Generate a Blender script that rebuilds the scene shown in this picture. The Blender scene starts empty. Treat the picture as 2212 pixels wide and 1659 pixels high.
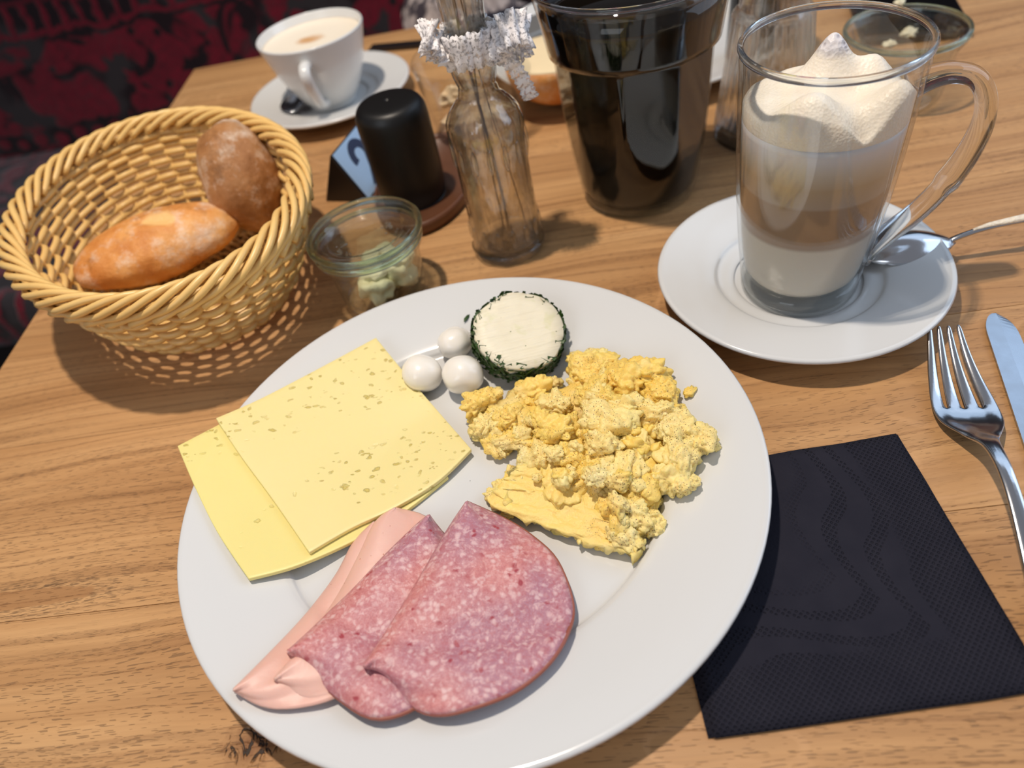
import bpy, bmesh, math, random
from math import sin, cos, pi, sqrt, radians, atan2, exp
from mathutils import Vector, Matrix, noise
random.seed(7)
S = bpy.context.scene
COL = S.collection

# ------------------------------------------------------------------ camera
W, HH, F = 2212.0, 1659.0, 1555.8
CAMZ = 0.2900
RX = Vector((0.97262684, -0.16619744, -0.16240519)).normalized()
RY = Vector((0.23237262, 0.69564173, 0.67976875)).normalized()
FW = Vector((0.0, 0.69889985, -0.71521955)).normalized()
cd = bpy.data.cameras.new('camera'); cam = bpy.data.objects.new('camera', cd); COL.objects.link(cam)
m = Matrix((RX, RY, -FW)).transposed().to_4x4(); m.translation = (0, 0, CAMZ); cam.matrix_world = m
cd.sensor_fit = 'HORIZONTAL'; cd.sensor_width = 36; cd.lens = F / W * 36
cd.clip_start = 0.01; cd.clip_end = 50
cd.dof.use_dof = True; cd.dof.focus_distance = 0.34; cd.dof.aperture_fstop = 6.3
S.camera = cam

# ------------------------------------------------------------------ world, lights, exposure
w = bpy.data.worlds.new('world'); S.world = w; w.use_nodes = True
bg = w.node_tree.nodes['Background']; bg.inputs[0].default_value = (0.88, 0.90, 1.0, 1); bg.inputs[1].default_value = 0.27

def light(name, typ, loc, target, energy, color, **kw):
    l = bpy.data.lights.new(name, typ); o = bpy.data.objects.new(name, l); COL.objects.link(o)
    o.location = loc; d = Vector(target) - Vector(loc); o.rotation_euler = d.to_track_quat('-Z', 'Y').to_euler()
    l.energy = energy; l.color = color
    for k, v in kw.items(): setattr(l, k, v)
    return o
for lx, ly in ((-1, -1), (-1, 1), (1, -1), (1, 1)):      # a ceiling lamp with four small emitters
    light('ceiling_spot', 'SPOT', (-0.13+0.011*lx, 0.40+0.011*ly, 1.12), (0.0, 0.36, 0), 10.6, (1.0, 0.87, 0.73), spot_size=radians(120), spot_blend=0.5, shadow_soft_size=0.006)
light('window_light_front', 'AREA', (1.5, 1.55, 1.35), (0.1, 0.3, 0.0), 11, (0.58, 0.76, 1.0), shape='RECTANGLE', size=2.2, size_y=1.3)
light('window_light', 'AREA', (1.8, 0.15, 0.85), (0.1, 0.3, 0.0), 11, (0.60, 0.77, 1.0), shape='RECTANGLE', size=1.2, size_y=1.3)
light('window_light_rear', 'AREA', (-1.3, -1.2, 1.2), (0.0, 0.3, 0.0), 9, (0.85, 0.92, 1.0), shape='RECTANGLE', size=1.0, size_y=1.2)

S.view_settings.view_transform = 'Standard'; S.view_settings.look = 'None'
S.view_settings.exposure = 0.0; S.view_settings.gamma = 1.0; S.view_settings.use_curve_mapping = False
cy = S.cycles
cy.use_denoising = True; cy.adaptive_threshold = 0.02; cy.max_bounces = 11; cy.diffuse_bounces = 3; cy.glossy_bounces = 5; cy.transmission_bounces = 12
cy.transparent_max_bounces = 20; cy.caustics_reflective = False; cy.caustics_refractive = False; cy.sample_clamp_indirect = 4

# ------------------------------------------------------------------ helpers
def at(px, py, z=0.0):
    """point at height z that shows at pixel (px,py) of the photograph"""
    d = RX * ((px - W/2) / F) + RY * (-(py - HH/2) / F) + FW
    return Vector((0, 0, CAMZ)) + d * ((z - CAMZ) / d.z)

def on(px, py, h, n=12):
    """same, on the height field h(x,y)"""
    z = 0.012
    for _ in range(n):
        p = at(px, py, z); z = h(p.x, p.y)
    return at(px, py, z)

def tag(o, label=None, cat=None, group=None, kind=None):
    if label: o['label'] = label
    if cat: o['category'] = cat
    if group: o['group'] = group
    if kind: o['kind'] = kind
    return o

def thing(name, label, cat, loc=(0, 0, 0), rz=0.0, group=None):
    o = bpy.data.objects.new(name, None); COL.objects.link(o); o.location = loc; o.rotation_euler = (0, 0, rz)
    o.empty_display_size = 0.01
    return tag(o, label, cat, group)

def mesh(name, V, Fc, mat, parent=None, loc=(0, 0, 0), smooth=True, origin=None):
    me = bpy.data.meshes.new(name)
    if origin is not None: V = [Vector(v) - Vector(origin) for v in V]; loc = origin
    me.from_pydata([tuple(v) for v in V], [], Fc); me.update()
    if smooth: me.polygons.foreach_set('use_smooth', [True] * len(me.polygons))
    if mat: me.materials.append(mat)
    o = bpy.data.objects.new(name, me); COL.objects.link(o); o.location = loc
    if parent: o.parent = parent
    return o

def mod(o, typ, **kw):
    md = o.modifiers.new(typ.lower(), typ)
    for k, v in kw.items(): setattr(md, k, v)
    return md

def lathe(prof, n=64, rf=None, closed=False, caps=False):
    """profile of (r,z); rf(r,z,theta)->r"""
    V = []; Fc = []; P = len(prof)
    for i in range(n):
        t = 2*pi*i/n
        for r, z in prof:
            rr = rf(r, z, t) if rf else r
            V.append((rr*cos(t), rr*sin(t), z))
    for i in range(n):
        a = i*P; b = ((i+1) % n)*P
        for j in range(P if closed else P-1):
            k = (j+1) % P
            Fc.append((a+j, b+j, b+k, a+k))
    return V, Fc

def clean(o, dist=1e-5):
    bm = bmesh.new(); bm.from_mesh(o.data)
    bmesh.ops.remove_doubles(bm, verts=bm.verts, dist=dist)
    bmesh.ops.dissolve_degenerate(bm, edges=bm.edges, dist=dist*0.5)
    bmesh.ops.recalc_face_normals(bm, faces=bm.faces); bm.to_mesh(o.data); bm.free()
    o.data.polygons.foreach_set('use_smooth', [True]*len(o.data.polygons))
    return o

def smoothprof(pts, k=6):
    """Catmull-Rom through (r,z)"""
    out = []; n = len(pts)
    for i in range(n-1):
        p0 = pts[max(i-1, 0)]; p1 = pts[i]; p2 = pts[i+1]; p3 = pts[min(i+2, n-1)]
        for j in range(k):
            t = j/k
            out.append(tuple(0.5*((2*p1[c]) + (-p0[c]+p2[c])*t + (2*p0[c]-5*p1[c]+4*p2[c]-p3[c])*t*t + (-p0[c]+3*p1[c]-3*p2[c]+p3[c])*t**3) for c in range(len(p1))))
    out.append(tuple(pts[-1])); return out

def tube(pts, r, n=8, closed=False, flat=1.0, up=None):
    """tube along points; r a number or list; capped. flat: scale of the second axis"""
    P = [Vector(p) for p in pts]; N = len(P); V = []; Fc = []
    R = r if isinstance(r, (list, tuple)) else [r]*N
    t0 = (P[1]-P[0]).normalized(); u = Vector(up) if up else (Vector((0, 0, 1)) if abs(t0.z) < 0.9 else Vector((1, 0, 0)))
    u = (u - t0*u.dot(t0)).normalized()
    for i in range(N):
        if closed: t = (P[(i+1) % N]-P[i-1]).normalized()
        else: t = (P[min(i+1, N-1)]-P[max(i-1, 0)]).normalized()
        u = (u - t*u.dot(t)).normalized(); v = t.cross(u)
        for k in range(n):
            a = 2*pi*k/n
            V.append(P[i] + u*(R[i]*flat*cos(a)) + v*(R[i]*sin(a)))
    for i in range(N if closed else N-1):
        a = i*n; b = ((i+1) % N)*n
        for k in range(n):
            l = (k+1) % n; Fc.append((a+k, a+l, b+l, b+k))
    if not closed:
        Fc.append(tuple(range(n-1, -1, -1))); Fc.append(tuple((N-1)*n+k for k in range(n)))
    return V, Fc

def ico(sub=3):
    bm = bmesh.new(); bmesh.ops.create_icosphere(bm, subdivisions=sub, radius=1)
    V = [v.co.copy() for v in bm.verts]; Fc = [tuple(v.index for v in f.verts) for f in bm.faces]; bm.free()
    return V, Fc
ICO = {k: ico(k) for k in (1, 2, 3, 4, 5)}

def blob(size, amp=0.12, freq=1.2, seed=0.0, sub=3, amp2=0.0, freq2=4.0, box=0.0):
    V0, Fc = ICO[sub]; V = []
    o = Vector((seed*3.17, seed*1.3+5, seed*7.7))
    for v in V0:
        p = v.copy()
        if box < 0:      # rounded bulges with sharp creases, like a curd
            k = 0.80+amp*1.5*noise.noise(v*1.2+o)+0.34*abs(noise.noise(v*1.7+o))*1.6+0.13*abs(noise.noise(v*3.6+o))*1.6+0.045*abs(noise.noise(v*8+o))*1.6+0.02*noise.noise(v*16+o)
            V.append(Vector((p.x*k*size[0], p.y*k*size[1], p.z*k*size[2]))); continue
        if box:
            mx = max(abs(p.x), abs(p.y), abs(p.z)); p = p.lerp(p/mx*0.85, box)
        k = 1 + amp*noise.noise(v*freq+o)*2 + (amp2*noise.noise(v*freq2+o)*2 if amp2 else 0)
        V.append(Vector((p.x*k*size[0], p.y*k*size[1], p.z*k*size[2])))
    return V, Fc

def xf(V, M): return [M @ Vector(v) for v in V]
def join(parts):
    V = []; Fc = []
    for v, f in parts:
        o = len(V); V += list(v); Fc += [tuple(i+o for i in q) for q in f]
    return V, Fc

def box(a, b):
    x0, y0, z0 = a; x1, y1, z1 = b
    V = [(x0,y0,z0),(x1,y0,z0),(x1,y1,z0),(x0,y1,z0),(x0,y0,z1),(x1,y0,z1),(x1,y1,z1),(x0,y1,z1)]
    return V, [(3,2,1,0),(4,5,6,7),(0,1,5,4),(1,2,6,5),(2,3,7,6),(3,0,4,7)]

def resample(pts, n):
    P = [Vector(p) for p in pts]; L = [0]
    for a, b in zip(P, P[1:]): L.append(L[-1]+(b-a).length)
    out = []; j = 0
    for i in range(n):
        s = L[-1]*i/(n-1)
        while j < len(P)-2 and L[j+1] < s: j += 1
        t = (s-L[j])/max(L[j+1]-L[j], 1e-9); out.append(P[j].lerp(P[j+1], t))
    return out

def curve(pts, n, k=8):
    return resample(smoothprof([tuple(p) for p in pts], k), n)

# ------------------------------------------------------------------ materials
def srgb(c):
    return tuple(((x/255)/12.92 if x/255 <= 0.04045 else ((x/255+0.055)/1.055)**2.4) for x in c) + (1,)

class NT:
    def __init__(s, name):
        s.m = bpy.data.materials.new(name); s.m.use_nodes = True; s.t = s.m.node_tree
        s.n = s.t.nodes; s.l = s.t.links; s.b = s.n['Principled BSDF']; s.out = s.n['Material Output']
    def new(s, typ, **kw):
        x = s.n.new(typ)
        for k, v in kw.items():
            if isinstance(k, str) and hasattr(x, k): setattr(x, k, v)
        return x
    def link(s, a, b): s.l.new(a, b)
    def setin(s, node, key, v):
        if hasattr(v, 'is_linked') or isinstance(v, bpy.types.NodeSocket): s.link(v, node.inputs[key])
        else: node.inputs[key].default_value = v
    def math(s, op, a, b=0.0, c=None, clamp=False):
        x = s.new('ShaderNodeMath', operation=op); x.use_clamp = clamp
        s.setin(x, 0, a); s.setin(x, 1, b)
        if c is not None: s.setin(x, 2, c)
        return x.outputs[0]
    def mix(s, f, a, b):
        x = s.new('ShaderNodeMix', data_type='RGBA'); s.setin(x, 0, f); s.setin(x, 6, a); s.setin(x, 7, b); return x.outputs[2]
    def ramp(s, f, stops, interp='LINEAR'):
        x = s.new('ShaderNodeValToRGB'); x.color_ramp.interpolation = interp; e = x.color_ramp.elements
        while len(e) < len(stops): e.new(0.5)
        for el, (p, c) in zip(e, stops):
            el.position = p; el.color = c if isinstance(c, tuple) and len(c) == 4 else (c, c, c, 1)
        s.setin(x, 0, f); return x.outputs[0]
    def coord(s, scale=(1, 1, 1), rot=(0, 0, 0), loc=(0, 0, 0), kind='Object'):
        tc = s.new('ShaderNodeTexCoord'); mp = s.new('ShaderNodeMapping'); s.link(tc.outputs[kind], mp.inputs[0])
        mp.inputs['Scale'].default_value = scale; mp.inputs['Rotation'].default_value = rot; mp.inputs['Location'].default_value = loc
        return mp.outputs[0]
    def noise(s, vec, scale=5.0, detail=3.0, rough=0.5, dist=0.0):
        x = s.new('ShaderNodeTexNoise'); s.setin(x, 'Vector', vec); x.inputs['Scale'].default_value = scale
        x.inputs['Detail'].default_value = detail; x.inputs['Roughness'].default_value = rough; x.inputs['Distortion'].default_value = dist
        return x.outputs['Fac']
    def voro(s, vec, scale=5.0, feature='F1', out='Distance', rnd=1.0):
        x = s.new('ShaderNodeTexVoronoi', feature=feature); s.setin(x, 'Vector', vec); x.inputs['Scale'].default_value = scale
        x.inputs['Randomness'].default_value = rnd
        return x.outputs[out]
    def bump(s, h, strength=0.3, dist=0.001):
        x = s.new('ShaderNodeBump'); s.setin(x, 'Height', h); x.inputs['Strength'].default_value = strength; x.inputs['Distance'].default_value = dist
        s.link(x.outputs[0], s.b.inputs['Normal']); return x
    def p(s, **kw):
        names = {'color': 'Base Color', 'rough': 'Roughness', 'metal': 'Metallic', 'spec': 'Specular IOR Level', 'coat': 'Coat Weight',
                 'coatr': 'Coat Roughness', 'sss': 'Subsurface Weight', 'sssr': 'Subsurface Radius', 'ssss': 'Subsurface Scale', 'sheen': 'Sheen Weight', 'ior': 'IOR', 'trans': 'Transmission Weight', 'sheenr': 'Sheen Roughness', 'sheent': 'Sheen Tint'}
        for k, v in kw.items(): s.setin(s.b, names[k], v)
        return s

def simple(name, col, rough=0.5, bump=0.0, bscale=200, var=0.0, **kw):
    t = NT(name); c = srgb(col)
    if var or bump:
        n = t.noise(t.coord(), bscale, 4)
    if var:
        d = tuple(x*(1-var) for x in c[:3])+(1,)
        t.p(color=t.mix(n, c, d))
    else: t.p(color=c)
    t.p(rough=rough, **kw)
    if bump: t.bump(n, bump, 0.001)
    return t.m

def glass(name, tint=(1, 1, 1), fac=0.5, rough=0.0, ior=1.45, bump=None):
    """clear glass: part refracting, part passing straight through, so that thin walls still let lamp light through"""
    t = NT(name); g = t.new('ShaderNodeBsdfGlass'); g.inputs['Color'].default_value = tint+(1,); g.inputs['IOR'].default_value = ior; g.inputs['Roughness'].default_value = rough
    tr = t.new('ShaderNodeBsdfTransparent'); tr.inputs[0].default_value = tint+(1,)
    mx = t.new('ShaderNodeMixShader'); mx.inputs[0].default_value = fac
    t.link(tr.outputs[0], mx.inputs[1]); t.link(g.outputs[0], mx.inputs[2]); t.link(mx.outputs[0], t.out.inputs[0])
    if bump:
        b = t.new('ShaderNodeBump'); b.inputs['Strength'].default_value = bump[0]; b.inputs['Distance'].default_value = 0.002
        t.link(t.noise(t.coord((1, 1, 0.45)), bump[1], 2), b.inputs['Height']); t.link(b.outputs[0], g.inputs['Normal'])
    return t.m

def film(name, tint=(1, 1, 1), rough=0.0, ior=1.5, boost=1.0, refr=0.0, bump=None):
    """clear thin-walled glass: lets light straight through, mirrors by Fresnel"""
    t = NT(name); tr = t.new('ShaderNodeBsdfTransparent'); tr.inputs[0].default_value = tint+(1,)
    gl = t.new('ShaderNodeBsdfGlossy'); gl.inputs['Roughness'].default_value = rough
    fr = t.new('ShaderNodeFresnel'); ge = t.new('ShaderNodeNewGeometry')
    t.link(t.math('SUBTRACT', ior, t.math('MULTIPLY', ge.outputs['Backfacing'], ior-1/ior)), fr.inputs['IOR'])
    mx = t.new('ShaderNodeMixShader'); t.link(t.math('MULTIPLY', fr.outputs[0], boost, clamp=True), mx.inputs[0])
    base = tr.outputs[0]
    if refr:
        g = t.new('ShaderNodeBsdfRefraction'); g.inputs['IOR'].default_value = 1.45; g.inputs['Color'].default_value = tint+(1,)
        m2 = t.new('ShaderNodeMixShader'); m2.inputs[0].default_value = refr; t.link(tr.outputs[0], m2.inputs[1]); t.link(g.outputs[0], m2.inputs[2]); base = m2.outputs[0]
    if bump:
        b = t.new('ShaderNodeBump'); b.inputs['Strength'].default_value = bump[0]; b.inputs['Distance'].default_value = 0.002
        t.link(t.noise(t.coord((1, 1, 0.45)), bump[1], 2), b.inputs['Height']); t.link(b.outputs[0], gl.inputs['Normal']); t.link(b.outputs[0], fr.inputs['Normal'])
        if refr: t.link(b.outputs[0], g.inputs['Normal'])
    t.link(base, mx.inputs[1]); t.link(gl.outputs[0], mx.inputs[2]); t.link(mx.outputs[0], t.out.inputs[0]); return t.m

# wood: grain along local x
def wood_mat():
    t = NT('oak_wood')
    oi = t.new('ShaderNodeObjectInfo')
    sep = t.new('ShaderNodeSeparateXYZ'); t.link(t.coord(), sep.inputs[0])
    comb = t.new('ShaderNodeCombineXYZ')
    t.link(t.math('ADD', sep.outputs[0], t.math('MULTIPLY', oi.outputs['Random'], 9.0)), comb.inputs[0]); t.link(sep.outputs[1], comb.inputs[1]); t.link(t.math('MULTIPLY', oi.outputs['Random'], 5.0), comb.inputs[2])
    def sc(s, src=None):
        mp = t.new('ShaderNodeMapping'); t.link(src or comb.outputs[0], mp.inputs[0]); mp.inputs['Scale'].default_value = s; return mp.outputs[0]
    # gentle wandering of the grain
    warp = t.noise(sc((3.0, 9.0, 1)), 1.0, 2)
    wy = t.math('MULTIPLY', t.math('SUBTRACT', warp, 0.5), 0.045)
    c2 = t.new('ShaderNodeCombineXYZ'); t.link(t.math('ADD', sep.outputs[0], t.math('MULTIPLY', oi.outputs['Random'], 9.0)), c2.inputs[0]); t.link(t.math('ADD', sep.outputs[1], wy), c2.inputs[1]); t.link(t.math('MULTIPLY', oi.outputs['Random'], 5.0), c2.inputs[2])
    def sw(s): return sc(s, c2.outputs[0])
    broad = t.noise(sw((2.2, 38, 1)), 1.0, 4, 0.6)
    fine = t.noise(sw((9, 320, 1)), 1.0, 4, 0.65)
    base = t.ramp(broad, [(0.25, srgb((170, 124, 78))), (0.45, srgb((188, 141, 92))), (0.6, srgb((202, 155, 104))), (0.8, srgb((213, 168, 117)))])
    base = t.mix(t.math('MULTIPLY', t.ramp(fine, [(0.35, 1.0), (0.6, 0.0)]), 0.25), base, srgb((138, 100, 64)))
    # growth-ring lines: dark porous bands
    rings = t.noise(sw((1.3, 95, 1)), 1.0, 1, 0.4)
    line = t.ramp(t.math('ABSOLUTE', t.math('SUBTRACT', rings, 0.5)), [(0.0, 1.0), (0.032, 0.0)])
    pores = t.noise(sw((230, 2300, 1)), 1.0, 1, 0.5)
    pmask = t.ramp(pores, [(0.60, 0.0), (0.66, 1.0)])
    dash = t.noise(sw((190, 2000, 1)), 1.0, 0, 0.5)
    dmask = t.ramp(dash, [(0.68, 0.0), (0.72, 1.0)])
    zone = t.ramp(t.noise(sw((4, 16, 1)), 1.0, 1), [(0.4, 0.15), (0.6, 1.0)])
    por = t.math('MAXIMUM', t.math('MULTIPLY', pmask, line), t.math('MULTIPLY', dmask, zone))
    base = t.mix(t.math('MULTIPLY', line, 0.34), base, srgb((120, 78, 44)))
    base = t.mix(t.math('MULTIPLY', por, 0.52), base, srgb((88, 64, 44)))
    # medullary rays: pale thin flecks across the grain
    ray = t.noise(sc((16, 22, 1)), 1.0, 1, 0.4, 0.5)
    rl = t.ramp(t.math('ABSOLUTE', t.math('SUBTRACT', ray, 0.52)), [(0.0, 1.0), (0.012, 0.8), (0.022, 0.0)])
    rz = t.ramp(t.noise(sc((3.1, 4.7, 1)), 1.0, 1), [(0.58, 0.0), (0.66, 1.0)])
    base = t.mix(t.math('MULTIPLY', t.math('MULTIPLY', rl, rz), 0.32), base, srgb((222, 172, 122)))
    # a dark heart-shaped figure at the left and a split knot by the plate
    def blot(cx, cy, sx, sy, wob, edge):
        dx = t.math('DIVIDE', t.math('SUBTRACT', sep.outputs[0], cx), sx); dy = t.math('DIVIDE', t.math('SUBTRACT', sep.outputs[1], cy), sy)
        d = t.math('SQRT', t.math('ADD', t.math('MULTIPLY', dx, dx), t.math('MULTIPLY', dy, dy)))
        d = t.math('ADD', d, t.math('MULTIPLY', t.math('SUBTRACT', t.noise(t.coord((1, 1, 1)), 150, 3, 0.6), 0.5), wob))
        return t.math('MULTIPLY', t.ramp(d, [(1-edge, 1.0), (1.0, 0.0)]), 1.0)
    fig = blot(0.095, -0.6775, 0.052, 0.0055, 0.5, 0.12)
    base = t.mix(t.math('MULTIPLY', fig, 0.45), base, srgb((132, 82, 40)))
    rim = t.math('MULTIPLY', t.math('SUBTRACT', blot(0.10, -0.6775, 0.066, 0.0105, 1.2, 0.3), fig), t.ramp(pores, [(0.48, 0.0), (0.58, 1.0)]))
    base = t.mix(t.math('MULTIPLY', rim, 0.6, clamp=True), base, srgb((88, 66, 46)))
    kn = blot(0.2420, -0.757, 0.017, 0.012, 1.3, 0.75)
    base = t.mix(t.math('MULTIPLY', kn, 0.75), base, srgb((120, 74, 38)))
    crk = t.math('MULTIPLY', t.ramp(t.math('ABSOLUTE', t.math('SUBTRACT', t.noise(t.coord((1.6, 1, 1)), 75, 3, 0.6, 1.4), 0.5)), [(0.0, 1.0), (0.022, 1.0), (0.045, 0.0)]), t.ramp(kn, [(0.3, 0.0), (0.6, 1.0)]))
    base = t.mix(t.math('MULTIPLY', crk, 0.95), base, srgb((30, 19, 12)))
    por = t.math('MAXIMUM', por, t.math('MULTIPLY', crk, 3.0))
    # per plank tone
    hv = t.new('ShaderNodeHueSaturation'); t.link(base, hv.inputs['Color']); hv.inputs['Saturation'].default_value = 1.0
    t.link(t.math('ADD', t.math('MULTIPLY', oi.outputs['Random'], 0.10), 0.93), hv.inputs['Value'])
    t.p(color=hv.outputs[0], rough=t.math('ADD', t.math('MULTIPLY', fine, 0.2), 0.42), spec=0.4)
    h = t.math('SUBTRACT', t.math('MULTIPLY', fine, 0.35), por)
    t.bump(h, 0.55, 0.0006)
    return t.m
M_wood = wood_mat()

def fabric_mat():
    """dark red cut velvet with banded ornaments; pattern in local x (along) / y (height) metres"""
    t = NT('velvet_brocade'); v = t.coord(); sep = t.new('ShaderNodeSeparateXYZ'); t.link(v, sep.inputs[0])
    x, y = sep.outputs[0], sep.outputs[1]
    n = t.noise(v, 22, 3, 0.6); nn = t.math('MULTIPLY', t.math('SUBTRACT', n, 0.5), 0.05)
    per = 0.26
    yy = t.math('FRACT', t.math('DIVIDE', t.math('ADD', y, nn), per))      # 0..1 in a pattern repeat
    def band(a, b, s=0.012):
        return t.math('MULTIPLY', t.ramp(yy, [(max(a-s, 0), 0.0), (a, 1.0)]), t.ramp(yy, [(b, 1.0), (min(b+s, 1), 0.0)]))
    big = t.ramp(t.noise(t.coord((1, 0.8, 1)), 13, 2, 0.5, 1.2), [(0.44, 0.0), (0.50, 1.0)])
    hole = t.ramp(t.voro(t.coord((26, 24, 1), loc=(0.3, 0.2, 0)), 1.0, rnd=0.9), [(0.16, 0.0), (0.22, 1.0)])
    big = t.math('MULTIPLY', big, hole)
    fr = t.math('SINE', t.math('ADD', t.math('MULTIPLY', x, 2*pi/0.034), t.math('MULTIPLY', n, 5.0)))
    fringe = t.ramp(fr, [(0.35, 0.0), (0.6, 1.0)])
    dots = t.ramp(t.voro(t.coord((24, 26, 1)), 1.0, rnd=0.25), [(0.30, 1.0), (0.38, 0.0)])
    pat = t.math('MULTIPLY', big, band(0.40, 0.97))
    pat = t.math('MAXIMUM', pat, t.math('MULTIPLY', fringe, band(0.06, 0.22)))
    pat = t.math('MAXIMUM', pat, t.math('MULTIPLY', dots, band(0.25, 0.38)))
    pat = t.math('MAXIMUM', pat, band(0.02, 0.05)); pat = t.math('MAXIMUM', pat, t.math('MULTIPLY', band(0.225, 0.245), 0.7))
    fz = t.noise(v, 160, 3, 0.7)
    pat = t.math('MULTIPLY', pat, t.ramp(fz, [(0.3, 0.55), (0.55, 1.0)]))
    ground = t.mix(t.ramp(t.noise(v, 9, 2), [(0.42, 0.0), (0.5, 1.0)]), srgb((44, 38, 40)), srgb((22, 6, 12)))
    red = t.mix(t.noise(v, 60, 3), srgb((122, 9, 34)), srgb((70, 4, 22)))
    t.p(color=t.mix(pat, ground, red), rough=0.85, spec=0.15, sheen=0.25)
    t.bump(t.math('ADD', pat, t.math('MULTIPLY', fz, 0.3)), 0.6, 0.003)
    return t.m
M_fabric = fabric_mat()

M_porc = simple('white_porcelain', (213, 214, 214), 0.16, coat=0.3, coatr=0.05, spec=0.5)
M_porc2 = simple('white_cup_porcelain', (220, 220, 218), 0.2, coat=0.3, coatr=0.06)
M_steel = NT('stainless_steel').p(color=srgb((196, 198, 202)), metal=1.0, rough=0.16); M_steel.bump(M_steel.noise(M_steel.coord((30, 30, 30)), 18, 3), 0.05, 0.0005); M_steel = M_steel.m
M_knife = NT('knife_steel'); _n = M_knife.voro(M_knife.coord(), 90, 'SMOOTH_F1'); M_knife.p(color=srgb((176, 184, 194)), metal=1.0, rough=M_knife.math('ADD', M_knife.math('MULTIPLY', M_knife.noise(M_knife.coord(), 160, 2), 0.2), 0.18)); M_knife = M_knife.m
M_clear = glass('clear_glass', (0.985, 0.99, 0.985), 0.55)
M_thin = film('thin_clear_glass', (0.985, 0.99, 0.985), 0.0, 1.5, 1.0)
M_scatter = film('glass_refractive', (0.99, 0.995, 0.99), 0.0, 1.5, 1.3, 0.12)
M_solid = glass('solid_glass', (0.98, 0.99, 0.995), 0.94)
M_green = film('greenish_jar_glass', (0.98, 0.995, 0.988), 0.0, 1.5, 1.2, 0.05)
M_lid = film('greenish_lid_glass', (0.97, 0.99, 0.98), 0.0, 1.5, 1.6, 0.12, bump=(0.15, 80))
M_bottle = film('pressed_bottle_glass', (0.975, 0.97, 0.945), 0.0, 1.5, 1.8, 0.24, bump=(0.8, 95))
M_black = simple('matte_black_coating', (14, 13, 13), 0.42, spec=0.4)
M_blackplastic = simple('black_plastic', (30, 22, 19), 0.45)
M_dark = NT('dark_cola'); M_dark.p(color=(0.004, 0.003, 0.002, 1), rough=0.03, spec=0.35); M_dark = M_dark.m
M_gloss = simple('glossy_black', (6, 6, 8), 0.05)
M_walnut = simple('walnut_tray', (114, 72, 48), 0.45, var=0.45, bscale=60, bump=0.1)
M_floor = simple('dark_floor', (26, 24, 24), 0.6, var=0.3, bscale=8)
M_wall = simple('dark_wall', (58, 46, 42), 0.8)
M_herb = simple('chopped_herbs', (54, 88, 28), 0.5, var=0.6, bscale=500)
M_lace = NT('lace_cloth')
_h = M_lace.ramp(M_lace.noise(M_lace.coord(), 520, 2, 0.6), [(0.40, 0.25), (0.50, 1.0)])
M_lace.p(color=srgb((236, 232, 232)), rough=0.8, sss=0.0); M_lace.link(_h, M_lace.b.inputs['Alpha']); M_lace = M_lace.m

def cheese_mat(name, c1, c2):
    t = NT(name); v = t.coord()
    dsv = t.new('ShaderNodeVectorMath', operation='MULTIPLY_ADD'); ntx = t.new('ShaderNodeTexNoise'); t.link(v, ntx.inputs['Vector']); ntx.inputs['Scale'].default_value = 230
    t.link(ntx.outputs['Color'], dsv.inputs[0]); dsv.inputs[1].default_value = (0.006, 0.006, 0.0); t.link(t.coord((1.0, 1.35, 0.0), rot=(0, 0, 0.5)), dsv.inputs[2])
    hs = t.voro(dsv.outputs[0], 150, rnd=1.0)
    hz = t.noise(v, 26, 1)
    hole = t.math('MULTIPLY', t.ramp(hs, [(0.12, 1.0), (0.22, 0.0)]), t.ramp(hz, [(0.46, 0.0), (0.54, 1.0)]))
    big = t.math('MULTIPLY', t.ramp(t.noise(t.coord((1, 2.1, 1), rot=(0, 0, -0.4)), 150, 2, 0.6), [(0.66, 0.0), (0.70, 1.0)]), t.ramp(t.noise(v, 30, 1), [(0.5, 0.0), (0.58, 1.0)]))
    hole = t.math('MAXIMUM', hole, big)
    col = t.mix(t.noise(v, 14, 2), srgb(c1), srgb(c2))
    col = t.mix(t.math('MULTIPLY', hole, 0.8), col, srgb((200, 178, 88)))
    t.p(color=col, rough=0.42, sss=0.25, sssr=(0.008, 0.005, 0.002), ssss=0.4, spec=0.4)
    t.bump(t.math('SUBTRACT', t.math('MULTIPLY', t.noise(v, 220, 3), 0.06), hole), 0.7, 0.0012)
    return t.m
M_cheese = cheese_mat('sliced_cheese', (236, 221, 158), (232, 214, 144))
M_cheese_low = cheese_mat('sliced_cheese_lower', (234, 221, 146), (230, 213, 132))

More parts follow.
